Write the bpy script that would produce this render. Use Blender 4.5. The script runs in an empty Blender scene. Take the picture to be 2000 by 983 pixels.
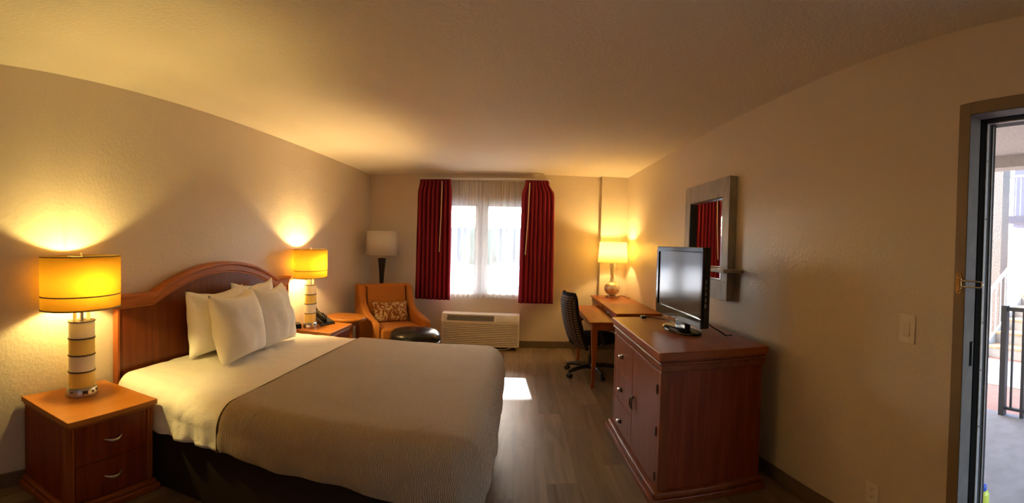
import bpy, bmesh, math, random
from math import sin, cos, pi, radians, sqrt, atan2
from mathutils import Vector, Matrix, noise as mnoise

random.seed(7)
scene = bpy.context.scene
C = scene.collection

# ------------------------------------------------------------------ camera
F, CYPX = 887.7643, 497.6742
PITCH, YAW, ROLL = -0.0232, -0.021, -0.0249
CAMZ = 1.4586
cam = bpy.data.cameras.new('camera')
cam.type = 'PANO'
cam.panorama_type = 'EQUIRECTANGULAR'
cam.longitude_min = -1000.0 / F
cam.longitude_max = 1000.0 / F
cam.latitude_max = CYPX / F
cam.latitude_min = -(983.0 - CYPX) / F
cam.clip_start = 0.02
cam.clip_end = 300
camo = bpy.data.objects.new('camera', cam)
C.objects.link(camo)
Ry = Matrix(((cos(YAW), sin(YAW), 0), (-sin(YAW), cos(YAW), 0), (0, 0, 1)))
Rp = Matrix(((1, 0, 0), (0, cos(PITCH), -sin(PITCH)), (0, sin(PITCH), cos(PITCH))))
Rr = Matrix(((cos(ROLL), 0, sin(ROLL)), (0, 1, 0), (-sin(ROLL), 0, cos(ROLL))))
R = Ry @ Rp @ Rr
M = Matrix.Identity(4)
for i in range(3):
    M[i][0] = R[i][0]; M[i][1] = R[i][2]; M[i][2] = -R[i][1]
M[2][3] = CAMZ
camo.matrix_world = M
scene.camera = camo

# ------------------------------------------------------------------ world, sun, exposure
world = bpy.data.worlds.new('sky')
scene.world = world
world.use_nodes = True
bg = world.node_tree.nodes['Background']
sky = world.node_tree.nodes.new('ShaderNodeTexSky')
sky.sky_type = 'NISHITA'
sky.sun_disc = False
sky.sun_elevation = radians(27.5)
sky.sun_rotation = radians(-4.3)
sky.altitude = 100; sky.air_density = 1.0; sky.dust_density = 2.5; sky.ozone_density = 1.0
world.node_tree.links.new(sky.outputs[0], bg.inputs[0])
bg.inputs[1].default_value = 0.50
sun = bpy.data.lights.new('sun', 'SUN')
sun.energy = 3.0
sun.color = (1.0, 0.96, 0.90)
sun.angle = radians(0.6)
suno = bpy.data.objects.new('sun', sun)
suno.rotation_euler = Vector((0.075, -1.0, -0.52)).to_track_quat('-Z', 'Y').to_euler()
suno.location = (-1, 12, 9)
C.objects.link(suno)
vs = scene.view_settings
scene.display_settings.display_device = 'sRGB'
vs.view_transform = 'Standard'
vs.look = 'None'
vs.exposure = 2.1
vs.gamma = 1.0
vs.use_curve_mapping = False
scene.cycles.max_bounces = 10
scene.cycles.diffuse_bounces = 6
scene.cycles.transparent_max_bounces = 16
scene.cycles.sample_clamp_indirect = 6.0

LAMP_NEAR_W, LAMP_FAR_W, LAMP_DESK_W = 8.5, 15.0, 6.4
LAMP_NEAR_C, LAMP_FAR_C, LAMP_DESK_C = (1.0, 0.755, 0.245), (1.0, 0.695, 0.275), (1.0, 0.67, 0.25)

# ------------------------------------------------------------------ mesh builder
class B:
    def __init__(self): self.bm = bmesh.new()
    def face(self, vs_):
        try: return self.bm.faces.new(vs_)
        except ValueError: return None
    def box(self, x0, x1, y0, y1, z0, z1, mx=None):
        co = [(x, y, z) for x in (x0, x1) for y in (y0, y1) for z in (z0, z1)]
        v = [self.bm.verts.new(mx @ Vector(c) if mx else c) for c in co]
        for f in ((0,1,3,2), (4,6,7,5), (0,4,5,1), (2,3,7,6), (0,2,6,4), (1,5,7,3)):
            self.face([v[i] for i in f])
        return self
    def loft(self, rings, closed=True, caps=True):
        """rings: list of lists of points (same count); closed = each ring is a loop"""
        V = [[self.bm.verts.new(p) for p in r] for r in rings]
        n = len(rings[0])
        for a, b in zip(V, V[1:]):
            for i in range(n if closed else n - 1):
                j = (i + 1) % n
                self.face([a[i], a[j], b[j], b[i]])
        if caps and closed:
            self.face(list(reversed(V[0]))); self.face(V[-1])
        return self
    def lathe(self, prof, n=32, c=(0, 0), ax=1.0, ay=1.0, caps=True):
        rings = [[(c[0] + r * ax * cos(2*pi*i/n), c[1] + r * ay * sin(2*pi*i/n), z) for i in range(n)] for r, z in prof]
        return self.loft(rings, True, caps)
    def tube(self, pts, r, n=8, caps=True):
        pts = [Vector(p) for p in pts]
        rings = []
        rr = r if isinstance(r, (list, tuple)) else [r] * len(pts)
        t0 = (pts[1] - pts[0]).normalized()
        up = Vector((0, 0, 1)) if abs(t0.z) < 0.9 else Vector((1, 0, 0))
        nrm = (up - t0 * up.dot(t0)).normalized()
        for k, p in enumerate(pts):
            t = (pts[min(k+1, len(pts)-1)] - pts[max(k-1, 0)]).normalized()
            nrm = (nrm - t * nrm.dot(t)).normalized()
            b = t.cross(nrm)
            rings.append([p + (nrm * cos(2*pi*i/n) + b * sin(2*pi*i/n)) * rr[k] for i in range(n)])
        return self.loft(rings, True, caps)
    def prism(self, outline, a, b, axis='x'):
        """outline: 2D points; extruded from a to b along axis"""
        def P(p, t):
            return {'x': (t, p[0], p[1]), 'y': (p[0], t, p[1]), 'z': (p[0], p[1], t)}[axis]
        return self.loft([[P(p, a) for p in outline], [P(p, b) for p in outline]])
    def grid(self, fn, nu, nv):
        V = [[self.bm.verts.new(fn(i / nu, j / nv)) for j in range(nv + 1)] for i in range(nu + 1)]
        for i in range(nu):
            for j in range(nv):
                self.face([V[i][j], V[i+1][j], V[i+1][j+1], V[i][j+1]])
        return self
    def mesh(self, name):
        bmesh.ops.remove_doubles(self.bm, verts=self.bm.verts, dist=1e-6)
        bmesh.ops.recalc_face_normals(self.bm, faces=self.bm.faces)
        me = bpy.data.meshes.new(name)
        self.bm.to_mesh(me); self.bm.free()
        return me

def obj(name, b, m, parent=None, loc=(0, 0, 0), bevel=0.0, smooth=None, seg=2, thick=0.0, rot=None):
    me = b.mesh(name) if isinstance(b, B) else b
    if m is not None and not len(me.materials): me.materials.append(m)
    o = bpy.data.objects.new(name, me)
    C.objects.link(o)
    o.location = loc
    if rot: o.rotation_euler = rot
    if parent: o.parent = parent
    if smooth is not None:
        for p in me.polygons: p.use_smooth = True
        if smooth < 180: me.set_sharp_from_angle(angle=radians(smooth))
    if thick:
        md = o.modifiers.new('thickness', 'SOLIDIFY'); md.thickness = thick; md.offset = 0
    if bevel:
        md = o.modifiers.new('bevel', 'BEVEL'); md.width = bevel; md.segments = seg; md.limit_method = 'ANGLE'; md.angle_limit = radians(40)
        md.harden_normals = False
    return o

def tag(o, label, cat, group=None):
    o['label'] = label; o['category'] = cat
    if group: o['group'] = group
    return o
def thing(name, label, cat, loc=(0, 0, 0), rz=0.0, group=None):
    o = bpy.data.objects.new(name, None); C.objects.link(o)
    o.empty_display_size = 0.1
    o.location = loc; o.rotation_euler = (0, 0, rz)
    return tag(o, label, cat, group)
def struct(o):
    o['kind'] = 'structure'; return o
def copy_tree(o, parent=None):
    c = o.copy(); C.objects.link(c); c.parent = parent
    for ch in list(o.children): copy_tree(ch, c)
    return c

# ------------------------------------------------------------------ materials
def nt(name):
    m = bpy.data.materials.new(name); m.use_nodes = True
    t = m.node_tree
    return m, t, t.nodes['Principled BSDF']
def N(t, kind, **kw):
    n = t.nodes.new(kind)
    for k, v in kw.items(): setattr(n, k, v)
    return n
def coords(t, scale=(1, 1, 1), kind='Object', rot=(0, 0, 0)):
    tc = N(t, 'ShaderNodeTexCoord'); mp = N(t, 'ShaderNodeMapping')
    mp.inputs['Scale'].default_value = scale; mp.inputs['Rotation'].default_value = rot
    t.links.new(tc.outputs[kind], mp.inputs['Vector'])
    return mp.outputs[0]
def ramp(t, fac, stops):
    r = N(t, 'ShaderNodeValToRGB')
    e = r.color_ramp.elements
    while len(e) < len(stops): e.new(0.5)
    for el, (p, c) in zip(e, stops): el.position = p; el.color = (*c, 1)
    t.links.new(fac, r.inputs[0])
    return r.outputs[0]
def bump(t, height, strength, dist, bsdf):
    b = N(t, 'ShaderNodeBump'); b.inputs['Strength'].default_value = strength; b.inputs['Distance'].default_value = dist
    t.links.new(height, b.inputs['Height']); t.links.new(b.outputs[0], bsdf.inputs['Normal'])
def plain(name, col, rough=0.5, metal=0.0, nscale=8.0, namt=0.08, bscale=0, bstr=0.2, bdist=0.001, spec=0.5, coat=0.0):
    m, t, p = nt(name)
    v = coords(t)
    n = N(t, 'ShaderNodeTexNoise'); n.inputs['Scale'].default_value = nscale; n.inputs['Detail'].default_value = 4
    t.links.new(v, n.inputs['Vector'])
    lo = tuple(c * (1 - namt) for c in col); hi = tuple(min(1, c * (1 + namt)) for c in col)
    t.links.new(ramp(t, n.outputs[0], [(0.3, lo), (0.7, hi)]), p.inputs['Base Color'])
    p.inputs['Roughness'].default_value = rough; p.inputs['Metallic'].default_value = metal
    p.inputs['Specular IOR Level'].default_value = spec
    p.inputs['Coat Weight'].default_value = coat
    if bscale:
        n2 = N(t, 'ShaderNodeTexNoise'); n2.inputs['Scale'].default_value = bscale; n2.inputs['Detail'].default_value = 5
        t.links.new(v, n2.inputs['Vector']); bump(t, n2.outputs[0], bstr, bdist, p)
    return m
def wood(name, dark, light, axis='z', rough=0.38, scale=1.0, coat=0.05):
    m, t, p = nt(name)
    s = [22 * scale] * 3; s['xyz'.index(axis)] = 1.6 * scale
    v = coords(t, tuple(s))
    n = N(t, 'ShaderNodeTexNoise'); n.inputs['Scale'].default_value = 1.0; n.inputs['Detail'].default_value = 6; n.inputs['Distortion'].default_value = 0.6
    t.links.new(v, n.inputs['Vector'])
    s2 = [90 * scale] * 3; s2['xyz'.index(axis)] = 3 * scale
    v2 = coords(t, tuple(s2))
    n2 = N(t, 'ShaderNodeTexNoise'); n2.inputs['Scale'].default_value = 1.0; n2.inputs['Detail'].default_value = 3
    t.links.new(v2, n2.inputs['Vector'])
    mx = N(t, 'ShaderNodeMath', operation='MULTIPLY_ADD')
    t.links.new(n2.outputs[0], mx.inputs[0]); mx.inputs[1].default_value = 0.35; 
    sub = N(t, 'ShaderNodeMath', operation='MULTIPLY'); t.links.new(n.outputs[0], sub.inputs[0]); sub.inputs[1].default_value = 0.75
    t.links.new(sub.outputs[0], mx.inputs[2])
    t.links.new(ramp(t, mx.outputs[0], [(0.36, dark), (0.70, light)]), p.inputs['Base Color'])
    p.inputs['Roughness'].default_value = rough; p.inputs['Specular IOR Level'].default_value = 0.28
    p.inputs['Coat Weight'].default_value = coat; p.inputs['Coat Roughness'].default_value = 0.25
    bump(t, n2.outputs[0], 0.05, 0.0005, p)
    return m
def fabric(name, col, scale=350, bstr=0.25, rough=0.9, wr=0.0, namt=0.10, sheen=0.0):
    m, t, p = nt(name)
    v = coords(t)
    n = N(t, 'ShaderNodeTexNoise'); n.inputs['Scale'].default_value = scale; n.inputs['Detail'].default_value = 2
    t.links.new(v, n.inputs['Vector'])
    lo = tuple(c * (1 - namt) for c in col); hi = tuple(min(1, c * (1 + namt)) for c in col)
    t.links.new(ramp(t, n.outputs[0], [(0.3, lo), (0.7, hi)]), p.inputs['Base Color'])
    p.inputs['Roughness'].default_value = rough; p.inputs['Specular IOR Level'].default_value = 0.2
    p.inputs['Sheen Weight'].default_value = sheen
    if wr:
        n2 = N(t, 'ShaderNodeTexNoise'); n2.inputs['Scale'].default_value = 9; n2.inputs['Detail'].default_value = 4; n2.inputs['Distortion'].default_value = 0.8
        t.links.new(v, n2.inputs['Vector'])
        bump(t, n2.outputs[0], wr, 0.02, p)
    else:
        bump(t, n.outputs[0], bstr, 0.001, p)
    return m
def emit(name, col, strength):
    m = bpy.data.materials.new(name); m.use_nodes = True
    t = m.node_tree; t.nodes.clear()
    e = N(t, 'ShaderNodeEmission'); o = N(t, 'ShaderNodeOutputMaterial')
    n = N(t, 'ShaderNodeTexNoise'); n.inputs['Scale'].default_value = 3
    t.links.new(ramp(t, n.outputs[0], [(0, col), (1, col)]), e.inputs[0])
    e.inputs[1].default_value = strength
    t.links.new(e.outputs[0], o.inputs[0])
    return m
def sheer(name, col, transp, trans=0.6, shadow_scale=None):
    """translucent cloth: part see-through weave, part translucent thread"""
    m = bpy.data.materials.new(name); m.use_nodes = True
    t = m.node_tree; t.nodes.clear()
    o = N(t, 'ShaderNodeOutputMaterial')
    tr = N(t, 'ShaderNodeBsdfTransparent'); tl = N(t, 'ShaderNodeBsdfTranslucent'); df = N(t, 'ShaderNodeBsdfDiffuse')
    n = N(t, 'ShaderNodeTexNoise'); n.inputs['Scale'].default_value = 260
    t.links.new(coords(t), n.inputs['Vector'])
    c = ramp(t, n.outputs[0], [(0.3, tuple(x * 0.94 for x in col)), (0.7, col)])
    t.links.new(c, tl.inputs[0]); t.links.new(c, df.inputs[0])
    a = N(t, 'ShaderNodeMixShader'); a.inputs[0].default_value = trans
    t.links.new(df.outputs[0], a.inputs[1]); t.links.new(tl.outputs[0], a.inputs[2])
    if transp > 0:
        b = N(t, 'ShaderNodeMixShader'); b.inputs[0].default_value = transp
        t.links.new(a.outputs[0], b.inputs[1]); t.links.new(tr.outputs[0], b.inputs[2])
        t.links.new(b.outputs[0], o.inputs[0])
    else:
        t.links.new(a.outputs[0], o.inputs[0])
    return m
def pane_mat(name, tint=(0.96, 0.98, 1.0)):
    m = bpy.data.materials.new(name); m.use_nodes = True
    t = m.node_tree; t.nodes.clear()
    o = N(t, 'ShaderNodeOutputMaterial')
    tr = N(t, 'ShaderNodeBsdfTransparent'); gl = N(t, 'ShaderNodeBsdfGlossy'); gl.inputs['Roughness'].default_value = 0.02
    tr.inputs[0].default_value = (*tint, 1)
    lw = N(t, 'ShaderNodeFresnel'); lw.inputs[0].default_value = 1.3
    mx = N(t, 'ShaderNodeMixShader'); t.links.new(lw.outputs[0], mx.inputs[0])
    t.links.new(tr.outputs[0], mx.inputs[1]); t.links.new(gl.outputs[0], mx.inputs[2]); t.links.new(mx.outputs[0], o.inputs[0])
    return m

def wall_mat(name, col, rough=0.5, spec=0.4, bs=70, st=0.35, dist=0.004):
    m, t, p = nt(name)
    v = coords(t)
    n = N(t, 'ShaderNodeTexNoise'); n.inputs['Scale'].default_value = bs; n.inputs['Detail'].default_value = 3; n.inputs['Roughness'].default_value = 0.55
    t.links.new(v, n.inputs['Vector'])
    h = ramp(t, n.outputs[0], [(0.40, (0, 0, 0)), (0.62, (1, 1, 1))])
    n2 = N(t, 'ShaderNodeTexNoise'); n2.inputs['Scale'].default_value = 1.2; n2.inputs['Detail'].default_value = 2
    t.links.new(v, n2.inputs['Vector'])
    t.links.new(ramp(t, n2.outputs[0], [(0.3, tuple(c * 0.97 for c in col)), (0.7, col)]), p.inputs['Base Color'])
    p.inputs['Roughness'].default_value = rough; p.inputs['Specular IOR Level'].default_value = spec
    bump(t, h, st, dist, p)
    return m

MT = {}
MT['wall'] = wall_mat('beige_wall_paint', (0.71, 0.61, 0.475), rough=0.40, spec=0.45, bs=45, st=0.14)
MT['ceiling'] = wall_mat('ceiling_texture', (0.82, 0.735, 0.61), rough=0.8, spec=0.2, bs=60, st=0.35, dist=0.005)
MT['baseboard'] = plain('taupe_baseboard', (0.16, 0.115, 0.07), 0.5, nscale=5)
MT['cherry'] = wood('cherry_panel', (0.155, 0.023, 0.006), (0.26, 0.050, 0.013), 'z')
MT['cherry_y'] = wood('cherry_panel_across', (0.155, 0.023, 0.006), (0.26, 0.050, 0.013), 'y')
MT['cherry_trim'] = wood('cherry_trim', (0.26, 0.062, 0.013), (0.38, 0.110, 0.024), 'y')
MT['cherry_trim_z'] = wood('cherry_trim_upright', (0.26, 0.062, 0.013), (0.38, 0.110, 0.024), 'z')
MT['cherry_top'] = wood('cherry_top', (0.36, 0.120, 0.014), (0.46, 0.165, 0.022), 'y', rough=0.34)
MT['nickel'] = plain('brushed_nickel', (0.60, 0.55, 0.47), 0.32, 1.0, nscale=30)
MT['bronze'] = plain('dark_bronze', (0.16, 0.12, 0.08), 0.35, 1.0, nscale=30)
MT['black_plastic'] = plain('black_plastic', (0.012, 0.012, 0.013), 0.35, nscale=20)
MT['black_gloss'] = plain('glossy_black_plastic', (0.008, 0.008, 0.009), 0.08, nscale=20)
MT['white_cloth'] = fabric('white_bed_linen', (0.84, 0.80, 0.73), scale=500, wr=0.5)
MT['pillow_cloth'] = fabric('white_pillow_cotton', (0.90, 0.86, 0.79), scale=400, wr=0.22)
MT['skirt'] = fabric('dark_brown_skirt', (0.030, 0.018, 0.011), scale=300)
MT['offwhite'] = plain('ivory_plastic', (0.80, 0.72, 0.60), 0.4, nscale=10, namt=0.03)

# ================================================================== THE ROOM
XL, XR, YB, YF, ZC = -2.193, 1.454, 6.307, -1.7, 2.44
WT = 0.17
# floor: slab with vinyl planks as pieces
m, t, p = nt('vinyl_plank')
oi = N(t, 'ShaderNodeObjectInfo')
v = coords(t, (15, 1.1, 15))
addv = N(t, 'ShaderNodeVectorMath', operation='ADD'); t.links.new(v, addv.inputs[0])
sc_ = N(t, 'ShaderNodeVectorMath', operation='SCALE'); sc_.inputs[0].default_value = (37, 91, 13); t.links.new(oi.outputs['Random'], sc_.inputs['Scale'])
t.links.new(sc_.outputs[0], addv.inputs[1])
n = N(t, 'ShaderNodeTexNoise'); n.inputs['Scale'].default_value = 1.0; n.inputs['Detail'].default_value = 7; n.inputs['Distortion'].default_value = 1.2
t.links.new(addv.outputs[0], n.inputs['Vector'])
c1 = ramp(t, n.outputs[0], [(0.25, (0.155, 0.102, 0.060)), (0.52, (0.220, 0.155, 0.096)), (0.78, (0.280, 0.205, 0.134))])
hs = N(t, 'ShaderNodeHueSaturation'); t.links.new(c1, hs.inputs['Color'])
mr = N(t, 'ShaderNodeMapRange'); mr.inputs['To Min'].default_value = 0.78; mr.inputs['To Max'].default_value = 1.15
t.links.new(oi.outputs['Random'], mr.inputs[0]); t.links.new(mr.outputs[0], hs.inputs['Value'])
t.links.new(hs.outputs[0], p.inputs['Base Color'])
p.inputs['Roughness'].default_value = 0.40; p.inputs['Specular IOR Level'].default_value = 0.09
bump(t, n.outputs[0], 0.12, 0.001, p)
MT['plank'] = m
MT['slab'] = plain('subfloor', (0.05, 0.035, 0.025), 0.8)
floor = struct(obj('floor', B().box(XL - WT, XR + 0.004, YF - WT, YB + WT, -0.12, -0.006), MT['slab']))
PW, PL = 0.182, 1.22
plank_me = B().box(0.0006, PW - 0.0006, 0.0006, PL - 0.0006, -0.006, 0.0).mesh('plank')
plank_me.materials.append(MT['plank'])
rows = [0.31, 0.86, 0.12, 0.67, 1.05, 0.44, 0.93, 0.2, 0.74, 0.5]
col_i = 0
x = XL
while x < XR - 0.005:
    y = YF - rows[col_i % 10]
    while y < YB:
        w = min(PW, XR - x); y0 = max(y, YF); y1 = min(y + PL, YB)
        if y1 - y0 > 0.01:
            if w > PW - 0.001 and y0 == y and y1 == y + PL: me = plank_me
            else:
                me = B().box(0.0006, w - 0.0006, 0.0006, y1 - y0 - 0.0006, -0.006, 0.0).mesh('plank'); me.materials.append(MT['plank'])
            obj('plank', me, None, floor, loc=(x, y0, 0))
        y += PL
    x += PW; col_i += 1
struct(obj('ceiling', B().box(XL - WT, XR + WT, YF - WT, YB + WT, ZC, ZC + 0.12), MT['ceiling']))
struct(obj('wall_left', B().box(XL - WT, XL, YF - WT, YB + WT, -0.12, ZC), MT['wall']))
struct(obj('wall_front', B().box(XL, XR, YF - WT, YF, -0.12, ZC), MT['wall']))
# right wall with the door opening
DY0, DY1, DZ = 0.055, 0.975, 2.03
struct(obj('wall_right', B().box(XR, XR + WT, DY1, YB + WT, -0.12, ZC).box(XR, XR + WT, DY0, DY1, DZ, ZC).box(XR, XR + WT, YF - WT, DY0, -0.12, ZC), MT['wall']))
# back wall with the window opening
WX0, WX1, WZ0, WZ1 = -1.31, 0.17, 0.74, 2.06
struct(obj('wall_back', B().box(XL, WX0, YB, YB + WT, -0.12, ZC).box(WX1, XR, YB, YB + WT, -0.12, ZC).box(WX0, WX1, YB, YB + WT, -0.12, WZ0).box(WX0, WX1, YB, YB + WT, WZ1, ZC), MT['wall']))
struct(obj('wall_chase', B().box(1.088, XR, YB - 0.085, YB, 0, ZC), MT['wall']))
BH, BT = 0.1, 0.012
struct(obj('baseboard_left', B().box(XL, XL + BT, YF, YB, 0, BH), MT['baseboard'], bevel=0.003))
struct(obj('baseboard_back', B().box(XL + BT, 1.088, YB - BT, YB, 0, BH), MT['baseboard'], bevel=0.003))
struct(obj('baseboard_chase', B().box(1.088 - BT, XR - BT, YB - 0.085 - BT, YB - 0.085, 0, BH), MT['baseboard'], bevel=0.003))
struct(obj('baseboard_right', B().box(XR - BT, XR, DY1 + 0.055, YB - 0.1, 0, BH), MT['baseboard'], bevel=0.003))

# window: white frame, two sashes with panes
MT['white_frame'] = plain('white_vinyl', (0.72, 0.73, 0.74), 0.4, namt=0.02)
MT['pane'] = pane_mat('window_glass')
win = struct(obj('window_1', B().box(WX0, WX1, YB + 0.05, YB + 0.12, WZ0, WZ0 + 0.045).box(WX0, WX1, YB + 0.05, YB + 0.12, WZ1 - 0.045, WZ1)
    .box(WX0, WX0 + 0.045, YB + 0.05, YB + 0.12, WZ0 + 0.045, WZ1 - 0.045).box(WX1 - 0.045, WX1, YB + 0.05, YB + 0.12, WZ0 + 0.045, WZ1 - 0.045), MT['white_frame'], bevel=0.003))
obj('mullion', B().box(-0.63, -0.51, YB + 0.055, YB + 0.115, WZ0 + 0.045, WZ1 - 0.045), MT['white_frame'], win, bevel=0.004)
for x0, x1, yy in ((WX0 + 0.045, -0.63, YB + 0.075), (-0.51, WX1 - 0.045, YB + 0.095)):
    sash = obj('sash', B().box(x0, x0 + 0.03, yy - 0.012, yy + 0.012, WZ0 + 0.045, WZ1 - 0.045).box(x1 - 0.03, x1, yy - 0.012, yy + 0.012, WZ0 + 0.045, WZ1 - 0.045)
        .box(x0 + 0.03, x1 - 0.03, yy - 0.012, yy + 0.012, WZ0 + 0.045, WZ0 + 0.08).box(x0 + 0.03, x1 - 0.03, yy - 0.012, yy + 0.012, WZ1 - 0.08, WZ1 - 0.045), MT['white_frame'], win)
    obj('pane', B().box(x0 + 0.03, x1 - 0.03, yy - 0.002, yy + 0.002, WZ0 + 0.08, WZ1 - 0.08), MT['pane'], sash)
obj('window_sill', B().box(WX0, WX1, YB + 0.002, YB + 0.05, WZ0, WZ0 + 0.012), MT['white_frame'], win, bevel=0.003)

# door frame: casing, jamb, stops, weather strip, strike plate (the door leaf stands open, out of view)
MT['taupe_metal'] = plain('taupe_frame_paint', (0.24, 0.175, 0.115), 0.38, nscale=6, namt=0.05)
MT['jamb_grey'] = plain('worn_grey_jamb', (0.13, 0.115, 0.105), 0.6, nscale=14, namt=0.15, spec=0.2)
MT['weather_black'] = plain('black_weatherstrip', (0.006, 0.005, 0.004), 0.9, spec=0.05)
MT['strip_white'] = plain('white_metal_strip', (0.30, 0.285, 0.28), 0.4, nscale=30, namt=0.15)
MT['strip_dark'] = plain('charcoal_metal_strip', (0.030, 0.028, 0.029), 0.6, 0.0, nscale=30, spec=0.2)
door = struct(obj('door_1', B().box(XR - 0.012, XR, DY1 - 0.002, DY1 + 0.052, 0, DZ + 0.05).box(XR - 0.012, XR, DY0 - 0.052, DY0 + 0.002, 0, DZ + 0.05)
    .box(XR - 0.012, XR, DY0 + 0.002, DY1 - 0.002, DZ - 0.002, DZ + 0.05), MT['taupe_metal'], bevel=0.004))
def jamb(name, x0, x1, dy, m):
    obj(name, B().box(x0, x1, DY1 - dy, DY1, 0, DZ).box(x0, x1, DY0, DY0 + dy, 0, DZ).box(x0, x1, DY0 + dy, DY1 - dy, DZ - dy, DZ), m, door, bevel=0.002)
jamb('jamb', XR - 0.012, 1.515, 0.004, MT['jamb_grey'])
jamb('weatherstrip', 1.515, 1.553, 0.007, MT['weather_black'])
jamb('metal_strip', 1.553, 1.572, 0.012, MT['strip_white'])
jamb('screen_track', 1.572, XR + WT, 0.010, MT['strip_dark'])
obj('track_rib', B().box(1.592, 1.598, DY1 - 0.016, DY1 - 0.010, 0, DZ - 0.012), MT['strip_white'], door)
for zz in (0.35, 0.75, 1.0, 1.2, 1.62, 1.86):
    obj('screw', B().lathe([(0.004, 0), (0.004, 0.002), (0.001, 0.003)], 8), MT['bronze'], door, loc=(1.5625, DY1 - 0.012, zz), rot=(radians(90), 0, 0))
obj('strike_plate', B().box(1.487, 1.502, DY1 - 0.006, DY1 - 0.0035, 1.03, 1.13), MT['weather_black'], door)
struct(obj('trim_threshold', B().box(XR - 0.01, XR + WT, DY0, DY1, -0.03, 0.012), MT['strip_dark'], bevel=0.004))

# ================================================================== LAMPS, NIGHTSTANDS
MT['shade_yellow'] = sheer('yellow_lampshade_linen', (0.52, 0.35, 0.085), 0.0, 0.60)
MT['shade_trim'] = plain('lampshade_trim', (0.34, 0.24, 0.08), 0.6)
MT['glass_white'] = plain('frosted_white_glass', (0.93, 0.86, 0.64), 0.35, namt=0.03)
MT['glass_amber'] = plain('frosted_amber_glass', (0.92, 0.68, 0.14), 0.35, namt=0.03)
MT['bulb'] = emit('warm_bulb', (1.0, 0.75, 0.4), 12.0)
MT['chrome'] = plain('polished_nickel', (0.62, 0.57, 0.50), 0.18, 1.0)

def point_light(name, loc, w, col, r=0.035, parent=None):
    l = bpy.data.lights.new(name, 'POINT'); l.energy = w; l.color = col; l.shadow_soft_size = r
    o = bpy.data.objects.new(name, l); C.objects.link(o); o.location = loc
    if parent: o.parent = parent
    return o
def ell(a, b, z, n=48): return [(b * cos(2*pi*i/n), a * sin(2*pi*i/n), z) for i in range(n)]
def make_column_lamp(w, col):
    t_ = thing('table_lamp', '', 'lamp')
    base = obj('base', B().loft([ell(0.100, 0.066, 0), ell(0.102, 0.068, 0.006), ell(0.094, 0.060, 0.046), ell(0.090, 0.056, 0.052)]), MT['nickel'], t_, smooth=35)
    for ang, wd in ((-62, 0.016), (-12, 0.030), (18, 0.018), (44, 0.026)):
        a = radians(ang); nx, ny = cos(a), sin(a)
        px, py = 0.064 * cos(a), 0.098 * sin(a)
        rz = atan2(ny / 0.098, nx / 0.064)
        obj('outlet', B().box(-0.002, 0.002, -wd/2, wd/2, -0.012 if wd > 0.02 else -0.008, 0.012 if wd > 0.02 else 0.008), MT['black_plastic'], base, loc=(px - 0.002, py - 0.002 * ny, 0.027), rot=(0, radians(-6), rz))
    z = 0.052
    for k in range(4):
        obj('glass_section', B().loft([ell(0.082, 0.050, z), ell(0.082, 0.050, z + 0.088)]), MT['glass_amber'] if k % 2 == 0 else MT['glass_white'], t_, smooth=35)
        obj('spacer_plate', B().loft([ell(0.087, 0.055, z + 0.088), ell(0.087, 0.055, z + 0.093)]), MT['bronze'], t_, smooth=35)
        z += 0.095
    for yy in (-0.045, 0, 0.045):
        obj('post', B().lathe([(0.011, z - 0.002), (0.011, z + 0.05)], 16, (0, yy)), MT['glass_white'] if yy else MT['nickel'], t_, smooth=35)
    obj('stem', B().lathe([(0.006, z + 0.05), (0.006, z + 0.08)], 10), MT['nickel'], t_, smooth=35)
    ZS0, ZS1 = 0.500, 0.783
    obj('socket', B().lathe([(0.016, z + 0.08), (0.018, z + 0.09), (0.018, z + 0.115), (0.012, z + 0.12)], 16), MT['nickel'], t_, smooth=35)
    obj('bulb', B().lathe([(0.012, z + 0.120), (0.016, z + 0.128), (0.024, z + 0.140), (0.022, z + 0.152), (0.012, z + 0.158), (0.001, z + 0.16)], 16), MT['bulb'], t_, smooth=180)
    sh = obj('shade', B().loft([ell(0.250, 0.140, ZS0), ell(0.250, 0.140, ZS1)], caps=False), MT['shade_yellow'], t_, smooth=35, thick=0.003)
    for z0, h in ((ZS0 - 0.002, 0.008), (ZS0 + 0.070, 0.007), (ZS1 - 0.005, 0.006)):
        obj('shade_trim', B().loft([ell(0.2525, 0.1425, z0), ell(0.2525, 0.1425, z0 + h)], caps=False), MT['shade_trim'], sh, smooth=35, thick=0.002)
    obj('harp', B().tube([(0, 0.012, z + 0.11)] + [(0, 0.055 * sin(pi * k / 8) + 0.004, z + 0.12 + 0.24 * k / 8) for k in range(1, 8)] + [(0, 0, ZS1 - 0.004)], 0.0022, 6)
        .tube([(0, -0.012, z + 0.11)] + [(0, -0.055 * sin(pi * k / 8) - 0.004, z + 0.12 + 0.24 * k / 8) for k in range(1, 8)] + [(0, 0, ZS1 - 0.004)], 0.0022, 6)
        .tube([(0, -0.249, ZS1 - 0.006), (0, 0.249, ZS1 - 0.006)], 0.0018, 6).tube([(-0.139, 0, ZS1 - 0.006), (0.139, 0, ZS1 - 0.006)], 0.0018, 6), MT['nickel'], t_, smooth=60)
    obj('finial', B().lathe([(0.004, ZS1 - 0.006), (0.008, ZS1 + 0.002), (0.005, ZS1 + 0.008), (0.007, ZS1 + 0.013), (0.001, ZS1 + 0.018)], 12), MT['nickel'], t_, smooth=60)
    point_light('bulb_light', (0, 0, z + 0.20), w, col, 0.03, t_)
    return t_
NSZ = 0.586
lamp1 = make_column_lamp(LAMP_NEAR_W, LAMP_NEAR_C)
tag(lamp1, 'yellow oval-shade lamp with banded glass column on the nightstand nearest the camera', 'lamp', 'bedside lamps')
lamp1.location = (-2.03, 1.395, NSZ)
lamp2 = make_column_lamp(LAMP_FAR_W, LAMP_FAR_C)
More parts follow.
